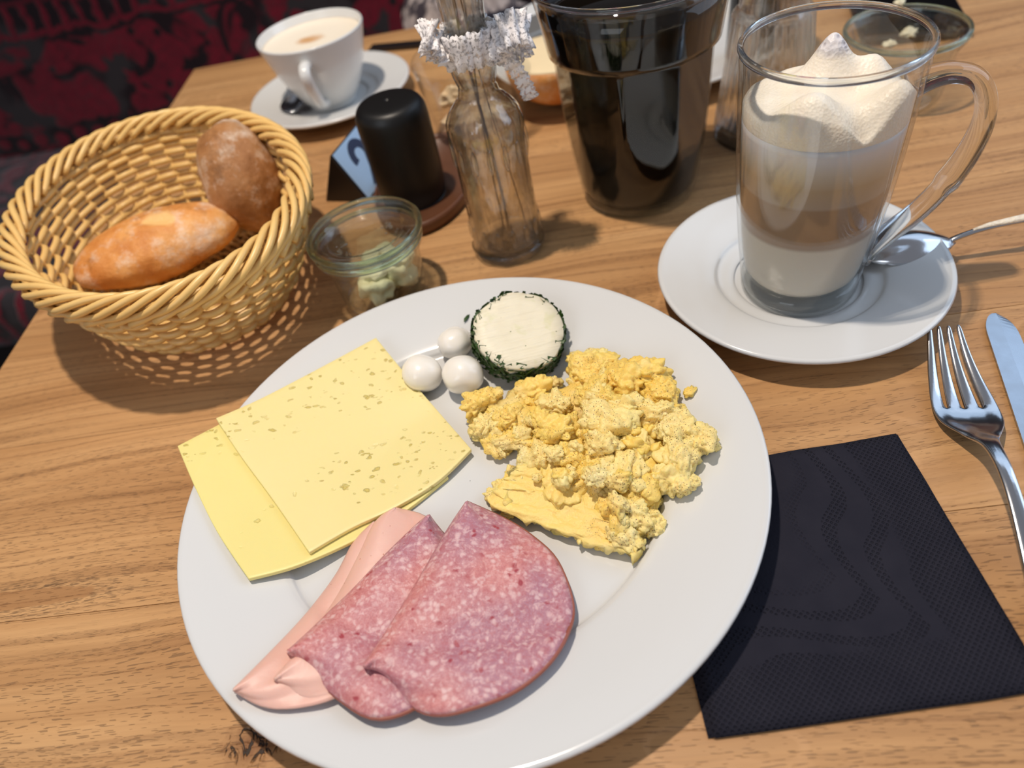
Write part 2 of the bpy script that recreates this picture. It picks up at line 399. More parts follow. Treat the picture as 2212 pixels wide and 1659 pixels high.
def salami_mat():
    t = NT('salami_meat'); v = t.coord(); wv = t.new('ShaderNodeVectorMath', operation='ADD')
    ns = t.new('ShaderNodeTexNoise'); t.link(v, ns.inputs['Vector']); ns.inputs['Scale'].default_value = 140
    sc = t.new('ShaderNodeVectorMath', operation='SCALE'); t.link(ns.outputs['Color'], sc.inputs[0]); sc.inputs['Scale'].default_value = 0.0045
    t.link(v, wv.inputs[0]); t.link(sc.outputs[0], wv.inputs[1]); vv = wv.outputs[0]
    base = t.mix(t.noise(v, 90, 3, 0.6), srgb((190, 116, 116)), srgb((214, 154, 152)))
    base = t.mix(t.ramp(t.noise(v, 22, 2), [(0.40, 0.0), (0.58, 0.85)]), base, srgb((172, 124, 140)))
    fine = t.noise(vv, 480, 3, 0.7); base = t.mix(t.ramp(fine, [(0.40, 0.4), (0.50, 0.0)]), base, srgb((176, 92, 98))); base = t.mix(t.ramp(fine, [(0.54, 0.0), (0.68, 0.5)]), base, srgb((226, 184, 180)))
    darkm = t.ramp(t.voro(vv, 210), [(0.16, 1.0), (0.30, 0.0)])
    base = t.mix(t.math('MULTIPLY', darkm, t.ramp(t.noise(v, 120, 1), [(0.45, 0.0), (0.6, 0.85)])), base, srgb((158, 48, 62)))
    fat = t.math('MULTIPLY', t.ramp(t.voro(vv, 290), [(0.20, 1.0), (0.46, 0.0)]), t.ramp(t.noise(v, 170, 1), [(0.44, 0.0), (0.52, 1.0)]))
    fat = t.math('MAXIMUM', fat, t.math('MULTIPLY', t.ramp(t.noise(vv, 310, 2, 0.6), [(0.56, 0.0), (0.66, 1.0)]), 0.7))
    base = t.mix(t.math('MULTIPLY', fat, 0.62), base, srgb((228, 198, 196)))
    t.p(color=base, rough=0.46, sss=0.2, sssr=(0.01, 0.003, 0.002), ssss=0.3, spec=0.35)
    t.bump(t.math('ADD', t.noise(v, 260, 4, 0.65), t.math('MULTIPLY', t.noise(v, 70, 2), 1.2)), 0.4, 0.0016)
    return t.m
M_salami = salami_mat()
M_rind = simple('salami_rind', (148, 82, 66), 0.5)
def ham_mat():
    t = NT('pink_ham'); v = t.coord()
    c = t.mix(t.noise(v, 35, 3), srgb((226, 172, 156)), srgb((232, 186, 172)))
    sp = t.math('MULTIPLY', t.ramp(t.voro(v, 230), [(0.05, 1.0), (0.09, 0.0)]), t.ramp(t.noise(v, 60, 1), [(0.5, 0.0), (0.55, 1.0)]))
    t.p(color=t.mix(sp, c, srgb((184, 104, 84))), rough=0.45, sss=0.25, sssr=(0.012, 0.005, 0.003), ssss=0.35)
    t.bump(t.noise(v, 300, 3), 0.15, 0.001); return t.m
M_ham = ham_mat()

def egg_mat(name, c1, c2, pep):
    t = NT(name); v = t.coord(kind='Object'); g = t.new('ShaderNodeNewGeometry')
    pos = g.outputs['Position']
    n = t.noise(pos, 70, 4, 0.6)
    col = t.mix(n, srgb(c1), srgb(c2))
    wh = t.ramp(t.noise(pos, 45, 2), [(0.56, 0.0), (0.72, 0.6)])
    col = t.mix(wh, col, srgb((244, 228, 170)))
    sp = t.ramp(t.voro(pos, 1150), [(0.26, 1.0), (0.36, 0.0)])
    zone = t.ramp(t.noise(pos, 42, 1), [(0.49-pep*0.1, 0.0), (0.58-pep*0.1, 1.0)])
    sel = t.ramp(t.noise(pos, 1400, 0), [(0.52, 0.0), (0.56, 1.0)])
    k = t.math('MULTIPLY', t.math('MULTIPLY', sp, zone), sel)
    col = t.mix(t.math('MULTIPLY', k, 0.9), col, srgb((84, 56, 30)))
    col = t.mix(t.math('MULTIPLY', zone, 0.05), col, srgb((200, 130, 60)))
    t.p(color=col, rough=0.36, sss=0.3, sssr=(0.010, 0.006, 0.002), ssss=0.35, spec=0.5)
    t.bump(t.math('ADD', t.noise(pos, 330, 5, 0.7), t.math('MULTIPLY', t.noise(pos, 130, 2), 1.5)), 0.45, 0.0016)
    return t.m
M_eggs = [egg_mat('egg_yellow', (243, 204, 100), (248, 218, 124), 1.0), egg_mat('egg_pale', (243, 218, 138), (248, 224, 148), 1.4),
          egg_mat('egg_golden', (243, 204, 98), (246, 214, 118), 0.8), egg_mat('egg_flat', (245, 212, 120), (247, 218, 132), -0.6)]

def wicker_mat():
    t = NT('wicker_cane'); v = t.coord()
    t.p(color=t.mix(t.noise(v, 60, 3), srgb((238, 200, 130)), srgb((224, 180, 106))), rough=0.36, spec=0.45)
    t.bump(t.noise(v, 400, 2), 0.05, 0.0005); return t.m
M_wicker = wicker_mat()

def crust_mat(name, c1, c2, c3, floury):
    t = NT(name); v = t.coord()
    c = t.ramp(t.noise(v, 32, 4, 0.6), [(0.3, srgb(c1)), (0.5, srgb(c2)), (0.7, srgb(c3))])
    fl = t.ramp(t.noise(v, 42, 6, 0.75), [(0.50, 0.0), (0.68, floury)])
    dk = t.ramp(t.noise(t.coord(loc=(0.4, 0.1, 0)), 34, 5, 0.7), [(0.56, 0.0), (0.68, 0.45)]); c = t.mix(dk, c, srgb(tuple(q*0.62 for q in c1)))
    c = t.mix(fl, c, srgb((232, 214, 194)))
    t.p(color=c, rough=0.5, spec=0.35)
    t.bump(t.noise(v, 120, 5, 0.65), 0.5, 0.003); return t.m
M_crust = crust_mat('golden_crust', (196, 122, 56), (220, 152, 84), (232, 176, 112), 0.6)
M_rye = crust_mat('brown_floury_crust', (134, 86, 46), (170, 118, 72), (182, 138, 96), 0.7)
M_slash = simple('pale_bread_slash', (232, 186, 116), 0.6, bump=0.3, bscale=120, var=0.15)
M_crumb = simple('buttered_bread', (240, 218, 176), 0.6, bump=0.2, bscale=140, var=0.08)

# ------------------------------------------------------------------ the room
tag(mesh('floor', *box((-3, -2.5, -0.80), (3, 3, -0.75)), M_floor, smooth=False), kind='structure')

ANG = radians(-7.568)
TC = Vector((-0.2747, 0.9019, 0))

# bench behind the far table edge
bench = thing('bench', 'long upholstered bench in dark red patterned velvet behind the table', 'bench', (TC.x, TC.y, -0.75), ANG)
def slab(x0, x1, y0, y1, z0, z1, b=0.02):
    V, Fc = box((x0, y0, z0), (x1, y1, z1)); return V, Fc
sc_ = mesh('seat_cushion', *slab(-1.6, 2.6, 0.02, 0.60, 0.37, 0.46), M_fabric, bench, smooth=False); mod(sc_, 'BEVEL', width=0.03, segments=4)
def bench_back():
    # local x along, local y up; curved slightly backwards
    V = []; Fc = []; nx, ny = 60, 24
    for j in range(ny+1):
        v = j/ny
        for i in range(nx+1):
            x = -1.6 + 4.2*i/nx
            V.append((x, v*0.62, 0.018*sin(v*pi)+0.004*sin(x*9)))
    for j in range(ny):
        for i in range(nx):
            a = j*(nx+1)+i; Fc.append((a, a+1, a+nx+2, a+nx+1))
    return V, Fc
bb = mesh('backrest', *bench_back(), M_fabric, bench, loc=(0, 0.55, 0.40)); bb.rotation_euler = (radians(82), 0, 0); mod(bb, 'SOLIDIFY', thickness=0.08, offset=-1)
mesh('bench_frame', *box((-1.6, 0.06, 0.0), (2.6, 0.55, 0.37)), M_blackplastic, bench, smooth=False)
tag(mesh('wall_back', *box((-3, 1.9, -0.75), (3, 2.0, 1.6)), M_wall, smooth=False), kind='structure')

# ------------------------------------------------------------------ table
table = thing('dining_table', 'oak dining table of long planks filling the foreground', 'table', (TC.x, TC.y, -0.75), ANG)
ys = [0.0, -0.108, -0.221, -0.330, -0.452, -0.571, -0.689, -0.812, -0.93, -1.06, -1.18]
for i in range(len(ys)-1):
    y1, y0 = ys[i], ys[i+1]; g = 0.00012
    V, Fc = box((0, y0+g, -0.030), (1.55, y1-g, 0.0))
    o = mesh('plank', V, Fc, M_wood, table, loc=(0, 0, 0.75), smooth=False); mod(o, 'BEVEL', width=0.0003 if 0 < i < 9 else 0.0015, segments=2)
for x, y in ((0.08, -0.08), (1.46, -0.08), (0.08, -1.1), (1.46, -1.1)):
    mesh('leg', *box((x-0.035, y-0.035, 0.0), (x+0.035, y+0.035, 0.69)), M_blackplastic, table, smooth=False)
mesh('apron', *box((0.06, -1.12, 0.66), (1.49, -0.06, 0.7195)), M_blackplastic, table, smooth=False)

# ------------------------------------------------------------------ plates
def plate_prof(R, zr, rw, zw=0.0055, th=0.0035, foot=0.6):
    """closed profile of a rimmed plate"""
    top = smoothprof([(0.0002, zw), (rw*0.6, zw), (rw*0.965, zw+0.0003), (rw*1.03, zw+0.0038), (rw*1.09, zw+0.0062), (R*0.9, zr-0.0028), (R-0.003, zr-0.0006)], 5)
    lip = [(R-0.0012, zr), (R-0.0002, zr-0.0008), (R, zr-0.0020), (R-0.0008, zr-0.0032)]
    bot = smoothprof([(R-0.003, zr-0.0043), (R*0.9, zr-0.0068), (rw*1.14, zw+0.0025), (rw*0.98, 0.0015), (rw*0.94, 0.0002), (rw*0.90, 0.0), (rw*0.86, 0.0015), (rw*0.5, 0.0018), (0.0002, 0.0018)], 4)
    return top+lip+bot
PC = Vector((-0.0313, 0.2195, 0.0)); PR = 0.14; PZ = 0.0215; PW = 0.092
plate = mesh('dinner_plate', *lathe(plate_prof(PR, PZ, PW), 128), M_porc, loc=PC); clean(plate)
tag(plate, 'large white dinner plate holding cheese, ham and scrambled eggs', 'plate')
_pt = [(r, z) for r, z in smoothprof([(0.0002, 0.0055), (PW*0.6, 0.0055), (PW*0.965, 0.0058), (PW*1.03, 0.0093), (PW*1.09, 0.0117), (PR*0.9, PZ-0.0028), (PR-0.003, PZ-0.0006)], 5)]
def ph(x, y):
    r = sqrt((x-PC.x)**2+(y-PC.y)**2)
    for a, b in zip(_pt, _pt[1:]):
        if r <= b[0]: return a[1]+(b[1]-a[1])*(r-a[0])/max(b[0]-a[0], 1e-9)
    return PZ

SC = Vector((0.1747, 0.3064, 0.0))
def saucer_prof(R, zr):
    top = smoothprof([(0.0002, 0.0062), (0.0330, 0.0062), (0.0350, 0.0075), (0.0375, 0.0084), (0.0440, 0.0094), (0.0475, 0.0118), (0.060, 0.0146), (R-0.003, zr-0.0005)], 6)
    lip = [(R-0.001, zr), (R, zr-0.0014), (R-0.0008, zr-0.0028)]
    bot = smoothprof([(R-0.004, zr-0.004), (0.055, 0.0088), (0.042, 0.0035), (0.040, 0.0), (0.037, 0.0), (0.035, 0.0025), (0.0002, 0.0025)], 4)
    return top+lip+bot
sa = mesh('saucer', *lathe(saucer_prof(0.0791, 0.018), 96), M_porc, loc=SC); clean(sa)
tag(sa, 'white saucer under the tall glass mug of latte', 'saucer')

# ------------------------------------------------------------------ napkin
NA = [Vector((0.1712, 0.1914, 0)), Vector((0.1602, 0.0714, 0)), Vector((0.0413, 0.0814, 0)), Vector((0.0523, 0.2014, 0))]
def napkin_mat():
    t = NT('black_paper_napkin'); v = t.coord(); sep = t.new('ShaderNodeSeparateXYZ'); t.link(v, sep.inputs[0]); x, y = sep.outputs[0], sep.outputs[1]
    # local: x,y in metres from the centre; embossed dots in waves that follow the border
    edge = t.math('MAXIMUM', x, t.math('MULTIPLY', y, -1.0))
    wave = t.math('MULTIPLY', t.math('SINE', t.math('MULTIPLY', t.math('ADD', x, y), 80.0)), 0.006)
    d = t.math('ADD', edge, wave)
    st = t.math('SINE', t.math('MULTIPLY', d, 2*pi/0.013))
    zone = t.math('MULTIPLY', t.ramp(st, [(0.30, 0.0), (0.5, 1.0)]), t.ramp(d, [(0.0, 0.0), (0.012, 1.0)]))
    zone = t.math('MAXIMUM', zone, t.ramp(edge, [(0.036, 0.0), (0.040, 1.0)]))
    dots = t.ramp(t.voro(t.coord(rot=(0, 0, 0.78)), 520, rnd=0.08), [(0.18, 1.0), (0.36, 0.0)])
    fib = t.noise(v, 900, 3)
    t.p(color=t.mix(t.noise(v, 60, 4), srgb((30, 30, 40)), srgb((43, 42, 51))), rough=0.9, spec=0.12)
    t.bump(t.math('SUBTRACT', t.math('MULTIPLY', fib, 0.25), t.math('MULTIPLY', dots, zone)), 0.9, 0.0010); return t.m
M_napkin = napkin_mat()
nc = (NA[0]+NA[2])/2
nang = atan2((NA[0]-NA[3]).y, (NA[0]-NA[3]).x)
napkin = thing('paper_napkin', 'folded black paper napkin with embossed dots beside the dinner plate', 'napkin', (nc.x, nc.y, 0), nang)
for k in range(4):
    n = 24; s = 0.0597; V = []; Fc = []
    ox, oy = [(0, 0), (0.0007, -0.0004), (-0.0008, 0.0003), (-0.0018, 0.0002)][3-k]
    for j in range(n+1):
        for i in range(n+1):
            x = -s+2*s*i/n; y = -s+2*s*j/n
            e = max(abs(x), abs(y))/s
            z = 0.00012+0.00042*(k+1) + (0.00025*noise.noise(Vector((x*40, y*40, 3)))*(k+1)/4)
            V.append((x+ox+0.0004*noise.noise(Vector((y*45, k, 0))), y+oy+0.0004*noise.noise(Vector((x*45, k, 5))), z))
    for j in range(n):
        for i in range(n): a = j*(n+1)+i; Fc.append((a, a+1, a+n+2, a+n+1))
    o = mesh('napkin_layer', V, Fc, M_napkin, napkin); mod(o, 'SOLIDIFY', thickness=0.00034, offset=-1)

# ------------------------------------------------------------------ cutlery
def interp(tab, s):
    for a, b in zip(tab, tab[1:]):
        if s <= b[0]:
            t = (s-a[0])/(b[0]-a[0]); t = t*t*(3-2*t) if len(a) > 2 and a[2] else t
            return a[1]+(b[1]-a[1])*t
    return tab[-1][1]
def make_fork():
    tipc = at(2037, 704, 0.013); neck = at(2143, 955, 0.015)
    ang = atan2(neck.y-tipc.y, neck.x-tipc.x)
    root = thing('fork', 'steel dinner fork with tines up between napkin and knife', 'fork', (tipc.x, tipc.y, 0), ang)
    L = (Vector((neck.x, neck.y))-Vector((tipc.x, tipc.y))).length
    k = L/0.078
    Z = smoothprof([(0, 0.0135), (0.02, 0.0062), (0.040, 0.0026), (0.055, 0.0032), (0.068, 0.0085), (0.080, 0.0145), (0.10, 0.0165), (0.14, 0.0095), (0.18, 0.0028), (0.205, 0.0022)], 6)
    half = [(0, 0.0078), (0.012, 0.0094), (0.030, 0.0122), (0.046, 0.0144), (0.058, 0.0137), (0.067, 0.0092), (0.074, 0.0052), (0.083, 0.0034), (0.11, 0.0030), (0.15, 0.0050), (0.19, 0.0078), (0.203, 0.0070), (0.207, 0.0030)]
    half = smoothprof(half, 4)
    V = []; Fc = []; N = 70; slot = 0.047
    for i in range(N+1):
        s = 0.207*i/N; hw = interp(half, s); z = interp(Z, s)
        tw = 0.0012+0.0021*min(s/slot, 1) if s < slot else None  # tine half width
        for j in range(8):
            ti, side = divmod(j, 2)
            if s < slot:
                c = (-1+2*ti/3.0)*(hw-tw); y = c+(tw if side else -tw)
                if s < 0.001: y = c+(tw*0.6 if side else -tw*0.6)
            else:
                hh = interp(half, slot); tw2 = 0.0033; c = (-1+2*ti/3.0)*(hh-tw2); y0 = c+(tw2 if side else -tw2); y = y0/hh*hw
            V.append((s*k, -y, z + (0.0016*(abs(y)/0.0136)**2 if s < 0.07 else -0.0006*(abs(y)/max(hw, 1e-4))**2)))
    for i in range(N):
        s = 0.207*(i+0.5)/N
        for j in range(7):
            if j % 2 == 1 and s < slot: continue
            a = i*8+j; Fc.append((a, a+1, a+9, a+8))
    o = mesh('fork_body', V, Fc, M_steel, root); mod(o, 'SOLIDIFY', thickness=0.0018, offset=0); mod(o, 'SUBSURF', levels=2, render_levels=2)
    return root
make_fork()

def outline_px(pl, h=0.0): return [at(x, y, h) for x, y in pl]
kn = at(2150, 676, 0.002)
kd = (at(2255, 960, 0.002)-kn); kang = atan2(kd.y, kd.x)
knife = thing('table_knife', 'steel table knife with rounded blade at the right table side', 'knife', (kn.x, kn.y, 0), kang)
bl = []
for i in range(25):
    s = (i/24)**1.7; x = 0.105*s
    q_ = sqrt(max(0, 1-(1-min(x/0.016, 1))**2)); w1 = 0.0078*q_+0.0015*s+0.00005; w2 = -0.0068*q_-0.0012*s-0.00005
    bl.append((x, w1, w2))
V = []; Fc = []
for x, a, b in bl:
    V += [(x, a, 0.0007), (x, b, 0.0007), (x, b, 0.0021), (x, (a+b)/2, 0.0023), (x, a, 0.0010)]
for i in range(24):
    for j in range(5):
        a = i*5+j; b = i*5+(j+1) % 5; Fc.append((a, b, b+5, a+5))
Fc.append((4, 3, 2, 1, 0)); Fc.append(tuple(24*5+j for j in range(5)))
o = mesh('blade', V, Fc, M_knife, knife, smooth=False)
mesh('handle', *tube([(0.100, 0.001, 0.0035), (0.112, 0.001, 0.0042), (0.14, 0.001, 0.0046), (0.18, 0.001, 0.005), (0.205, 0.001, 0.005), (0.212, 0.001, 0.0048)], [0.003, 0.005, 0.0062, 0.0072, 0.0076, 0.004], 16, flat=0.55), M_steel, knife)

# ------------------------------------------------------------------ cheese slices
def slice_sheet(name, mat, c, hfun, label, cat, th=0.0022, n=44, group=None, wav=0.0004):
    """c: four edge polylines in pixels: bottom (A->B), top (D->C), left (A->D), right (B->C)"""
    bot, top, lef, rig = [[Vector((x, y, 0)) for x, y in e] for e in c]
    bot, top, lef, rig = [curve(e, n+1) for e in (bot, top, lef, rig)]
    V = []; Fc = []
    for j in range(n+1):
        v = j/n
        for i in range(n+1):
            u = i/n
            p = bot[i]*(1-v)+top[i]*v+lef[j]*(1-u)+rig[j]*u-((bot[0]*(1-u)+bot[-1]*u)*(1-v)+(top[0]*(1-u)+top[-1]*u)*v)
            q = on(p.x, p.y, lambda x, y: hfun(x, y, u, v))
            V.append(q)
    for j in range(n):
        for i in range(n): a = j*(n+1)+i; Fc.append((a, a+1, a+n+2, a+n+1))
    o0 = sum(V, Vector())/len(V); o0.z = min(v.z for v in V)
    o = mesh(name, V, Fc, mat, origin=o0); mod(o, 'SOLIDIFY', thickness=th, offset=-1); mod(o, 'BEVEL', width=0.0004, segments=2, limit_method='ANGLE')
    tag(o, label, cat, group); return o
# a sheet bridges the well: height along the straight chord between rim and well
def sheet_h(base):
    def h(x, y, u, v):
        p = ph(x, y); r = sqrt((x-PC.x)**2+(y-PC.y)**2)
        br = 0.0055 + 0.0165*max(0, (r-0.045)/0.095)**1.15
        return max(p+0.0003, br)+base
    return h
low = [[(537, 1250), (640, 1222), (760, 1170), (870, 1108), (968, 1030)], [(383, 963), (470, 918), (600, 850), (700, 800), (790, 745)],
       [(537, 1250), (470, 1150), (420, 1050), (383, 963)], [(968, 1030), (915, 950), (850, 850), (790, 745)]]
slice_sheet('cheese_slice', M_cheese_low, low, sheet_h(0.0024), 'lower yellow cheese slice overhanging the left plate rim', 'cheese', group='cheese slices on the plate')
up = [[(668, 1193), (760, 1140), (850, 1098), (945, 1040), (1018, 970)], [(466, 903), (560, 862), (680, 800), (812, 729)],
      [(668, 1193), (590, 1080), (520, 985), (466, 903)], [(1018, 970), (950, 892), (870, 800), (812, 729)]]
slice_sheet('cheese_slice', M_cheese, up, lambda x, y, u, v: sheet_h(0.0050)(x, y, u, v)+0.0005*sin(u*5)*sin(v*4), 'upper pale cheese slice with small holes lying on another slice', 'cheese', group='cheese slices on the plate')

# ------------------------------------------------------------------ folded ham and salami
def folded(name, mat, foldpx, arcpx, base, loft, label, cat, group, th=0.0012, n=40, m_=26, seed=1, rind=None, wave=0.0008):
    """half-folded round slice. foldpx: fold line; arcpx: outer edge, both from the upper end to the lower end"""
    fl = curve([Vector((x, y, 0)) for x, y in foldpx], n+1); ar = curve([Vector((x, y, 0)) for x, y in arcpx], n+1)
    V = []; Fc = []
    tt = []
    for k in range(-m_, m_+1): tt.append(k/m_)
    for i in range(n+1):
        s = i/n
        L = loft*(0.55+0.45*sin(pi*min(max(s*0.85+0.1, 0), 1)))+0.0015*s
        for k in tt:
            a = abs(k)**1.35
            p = fl[i].lerp(ar[i], a if k > 0 else a*0.93)
            h0 = base*(1-0.72*a**1.3)+th+0.0002
            # round fold: a circular nose near t=0, layers flatten outwards
            nose = min(a*6.0, 1.0); sep = L*sqrt(max(0.0, 1-(1-nose)**2))*(1-a)**0.7*0.9 + th*1.15
            zz = (sep if k > 0 else (0 if k < 0 else sep*0.5))
            if abs(k) < 1e-6: zz = (th*1.15+L*0.25)*0.5
            wv = wave*noise.noise(Vector((s*5+seed, a*3, seed*2)))*(0.4+a)
            q = on(p.x, p.y, lambda x, y: max(ph(x, y), 0.0058)+h0+zz+max(wv, -0.0003)*1.5)
            V.append(q)
    c = len(tt)
    for i in range(n):
        for k in range(c-1):
            a = i*c+k; Fc.append((a, a+1, a+c+1, a+c))
    o0 = sum(V, Vector())/len(V); o0.z = min(v.z for v in V)
    if rind:
        root = thing(name, label, cat, o0, group=group)
        o = mesh('meat', [v-o0 for v in V], Fc, mat, root); mod(o, 'SOLIDIFY', thickness=th, offset=0)
        rim = [V[i*c+c-1]-o0 for i in range(n+1)]
        mesh('rind', *tube(rim, th*0.62, 6), rind, root)
        rim = [V[i*c]-o0 for i in range(n+1)]
        mesh('rind', *tube(rim, th*0.62, 6), rind, root)
        return root
    o = mesh(name, V, Fc, mat, origin=o0); mod(o, 'SOLIDIFY', thickness=th, offset=0)
    tag(o, label, cat, group); return o
folded('ham_slice', M_ham, [(808, 1128), (765, 1172), (725, 1245), (660, 1330), (580, 1415), (505, 1490)],
       [(808, 1128), (870, 1170), (880, 1290), (820, 1420), (740, 1500), (640, 1530), (570, 1526), (505, 1490)], 0.0003, 0.005,
       'leftmost smooth pink ham slice, folded, reaching furthest toward the rim', 'ham', 'folded ham slices', seed=2)
folded('ham_slice', M_ham, [(853, 1098), (812, 1128), (775, 1200), (730, 1285), (665, 1380), (593, 1468)],
       [(853, 1098), (935, 1128), (960, 1230), (900, 1360), (810, 1460), (700, 1508), (640, 1500), (593, 1468)], 0.0032, 0.006,
       'second pink ham slice, folded, tucked between ham and salami', 'ham', 'folded ham slices', seed=5)
folded('salami_slice', M_salami, [(926, 1114), (895, 1140), (825, 1208), (745, 1290), (680, 1355), (622, 1408)],
       [(926, 1114), (958, 1155), (1040, 1240), (1020, 1380), (940, 1500), (820, 1553), (720, 1500), (622, 1408)], 0.0066, 0.006,
       'back salami slice, folded, half covered by the front one', 'salami', 'folded salami slices', th=0.0014, seed=9, rind=M_rind, wave=0.0012)
folded('salami_slice', M_salami, [(1008, 1085), (965, 1150), (910, 1245), (855, 1335), (787, 1440)],
       [(1008, 1085), (1090, 1122), (1150, 1160), (1205, 1215), (1238, 1310), (1222, 1378), (1180, 1440), (1110, 1495), (1020, 1530), (950, 1544), (895, 1528), (835, 1465), (787, 1440)], 0.0098, 0.007,
       'front salami slice, folded, lying on top with a round right edge', 'salami', 'folded salami slices', th=0.0014, n=56, seed=13, rind=M_rind, wave=0.0014)

# ------------------------------------------------------------------ mozzarella balls
for (px, py, r, sq, lab) in ((983, 740, 0.0100, 0.9, 'white mozzarella ball behind the other two, beside the herb cheese'),
                             (912, 806, 0.0108, 0.92, 'left white mozzarella ball touching the cheese slice'),
                             (1000, 810, 0.0112, 0.95, 'right white mozzarella ball with a seam, next to the eggs')):
    z0 = 0.0
    p = on(px, py, lambda x, y: ph(x, y)+r*0.98)
    V, Fc = blob((r, r*1.03, r*sq), 0.035, 1.3, px, 4, 0.004, 5)
    V = [Vector((v.x*(1+0.12*max(0, -v.y/r)*(1 if px == 1000 else 0.3)*-1), v.y*(1+0.05*(px == 912)), v.z)) for v in V]
    o = mesh('mozzarella_ball', V, Fc, None, loc=p); o.rotation_euler = (0.2, 0.1, px)
    t = bpy.data.materials.get('mozzarella')
    if not t:
        q = NT('mozzarella'); q.p(color=srgb((240, 235, 226)), rough=0.22, sss=0.35, sssr=(0.01, 0.009, 0.007), ssss=0.4, coat=0.3, coatr=0.1); q.bump(q.noise(q.coord(), 90, 3), 0.25, 0.0012); t = q.m
    o.data.materials.append(t); tag(o, lab, 'mozzarella', 'mozzarella balls on the plate')

# ------------------------------------------------------------------ herb cheese round
hc = on(1113, 716, lambda x, y: ph(x, y)+0.0165)
herb = thing('herb_cheese', 'round slice of white soft cheese rolled in chopped green herbs', 'cheese', (hc.x, hc.y, ph(hc.x, hc.y)+0.001), radians(8))
def creamcheese():
    t = NT('soft_white_cheese'); v = t.coord()
    ln = t.noise(t.coord((40, 420, 40), rot=(0, 0, -0.55)), 1.0, 2)
    c = t.mix(t.noise(v, 90, 3), srgb((234, 228, 208)), srgb((228, 218, 190)))
    sw = t.ramp(t.noise(t.coord((1, 1, 0)), 75, 3, 0.6), [(0.58, 0.0), (0.66, 1.0)])
    c = t.mix(t.math('MULTIPLY', sw, 0.35), c, srgb((206, 206, 150)))
    sp = t.math('MULTIPLY', t.ramp(t.voro(v, 260), [(0.07, 1.0), (0.11, 0.0)]), t.ramp(t.noise(v, 90, 1), [(0.5, 0.0), (0.56, 1.0)]))
    c = t.mix(sp, c, srgb((90, 104, 60)))
    t.p(color=c, rough=0.5, sss=0.2, sssr=(0.006, 0.005, 0.003), ssss=0.3); t.bump(t.math('ADD', ln, t.math('MULTIPLY', t.noise(v, 150, 3), 0.6)), 0.5, 0.0014); return t.m
HR, HT = 0.0248, 0.0145
tilt = Matrix.Rotation(radians(20), 4, 'X') @ Matrix.Rotation(radians(6), 4, 'Y')
def hr(r, z, t): return r*(1+0.035*noise.noise(Vector((cos(t)*1.5, sin(t)*1.5, 3)))*2+0.02*cos(2*t))
V, Fc = lathe([(0.0001, 0.0), (HR*0.9, 0.0), (HR, 0.0015), (HR, HT-0.0012), (HR*0.975, HT), (HR*0.7, HT+0.0002), (HR*0.35, HT-0.0001), (0.0001, HT)], 72, hr)
lift = Matrix.Translation((0, 0, 0.0072))
o = mesh('cheese_core', xf(V, lift @ tilt), Fc, creamcheese(), herb); clean(o)
fl = []; random.seed(3)
for k in range(620):
    a = random.uniform(0, 2*pi); rr = hr(HR, 0, a)+random.uniform(0, 0.0008); z = random.uniform(0.0, HT-0.0008)
    if random.random() < 0.06: rr = hr(HR, 0, a)*random.uniform(0.9, 0.99); z = HT+0.0003
    s = random.uniform(0.0009, 0.0022); l = s*random.uniform(0.9, 2.2)
    M = Matrix.Translation((rr*cos(a), rr*sin(a), z)) @ Matrix.Rotation(a, 4, 'Z') @ Matrix.Rotation(random.uniform(-.5, .5)+(pi/2 if z > HT else 0), 4, 'Y') @ Matrix.Rotation(random.uniform(0, pi), 4, 'X')
    V = [M @ Vector(q) for q in ((0, -s*.5, -l), (0.0004, s*.5, -l*.7), (0.0003, s*.6, l*.8), (0.0001, -s*.4, l), (0.0006, 0, 0))]
    fl.append((V, [(0, 1, 4), (1, 2, 4), (2, 3, 4), (3, 0, 4)]))
V, Fc = join(fl); o = mesh('herb_coating', xf(V, lift @ tilt), Fc, M_herb, herb, smooth=False); tag(o, 'chopped dark green herbs', kind='stuff')
p = on(1008, 687, lambda x, y: ph(x, y)+0.0008)
V = [(-0.0035, 0, 0), (-0.0012, 0.0011, 0.0004), (0.0022, 0.0009, 0.0003), (0.0036, -0.0002, 0), (0.0012, -0.0010, 0.0002), (-0.0015, -0.0009, 0.0003)]
o = mesh('herb_leaf', V, [(0, 5, 4, 3, 2, 1)], M_herb, loc=p); o.rotation_euler = (0, 0, 0.95); mod(o, 'SOLIDIFY', thickness=0.0003)
tag(o, 'single green herb leaf lying loose on the plate rim', 'herb')

# ------------------------------------------------------------------ scrambled eggs
eg = on(1280, 970, ph)
eggs = thing('scrambled_eggs', 'heap of yellow scrambled eggs dusted with pepper on the plate', 'eggs', (eg.x, eg.y, ph(eg.x, eg.y)))
EO = Vector((eg.x, eg.y, ph(eg.x, eg.y)))
OUT = [(1225,765),(1310,742),(1400,785),(1455,850),(1475,890),(1535,935),(1525,970),(1480,1010),(1495,1050),(1415,1085),(1405,1150),(1355,1195),(1250,1165),(1150,1125),(1065,1098),(1056,1070),(1110,1010),(1105,965),(1025,955),(1015,920),(995,872),(1035,832),(1095,865),(1112,820),(1200,815)]
def inside(x, y):
    c = False; n = len(OUT)
    for i in range(n):
        x0, y0 = OUT[i]; x1, y1 = OUT[(i+1) % n]
        if (y0 > y) != (y1 > y) and x < (x1-x0)*(y-y0)/(y1-y0)+x0: c = not c
    return c
def edist(x, y):
    d = 1e9; n = len(OUT)
    for i in range(n):
        a = Vector(OUT[i]); b = Vector(OUT[(i+1) % n]); p = Vector((x, y)); t = max(0, min(1, (p-a).dot(b-a)/(b-a).length_squared)); d = min(d, (a+(b-a)*t-p).length)
    return d
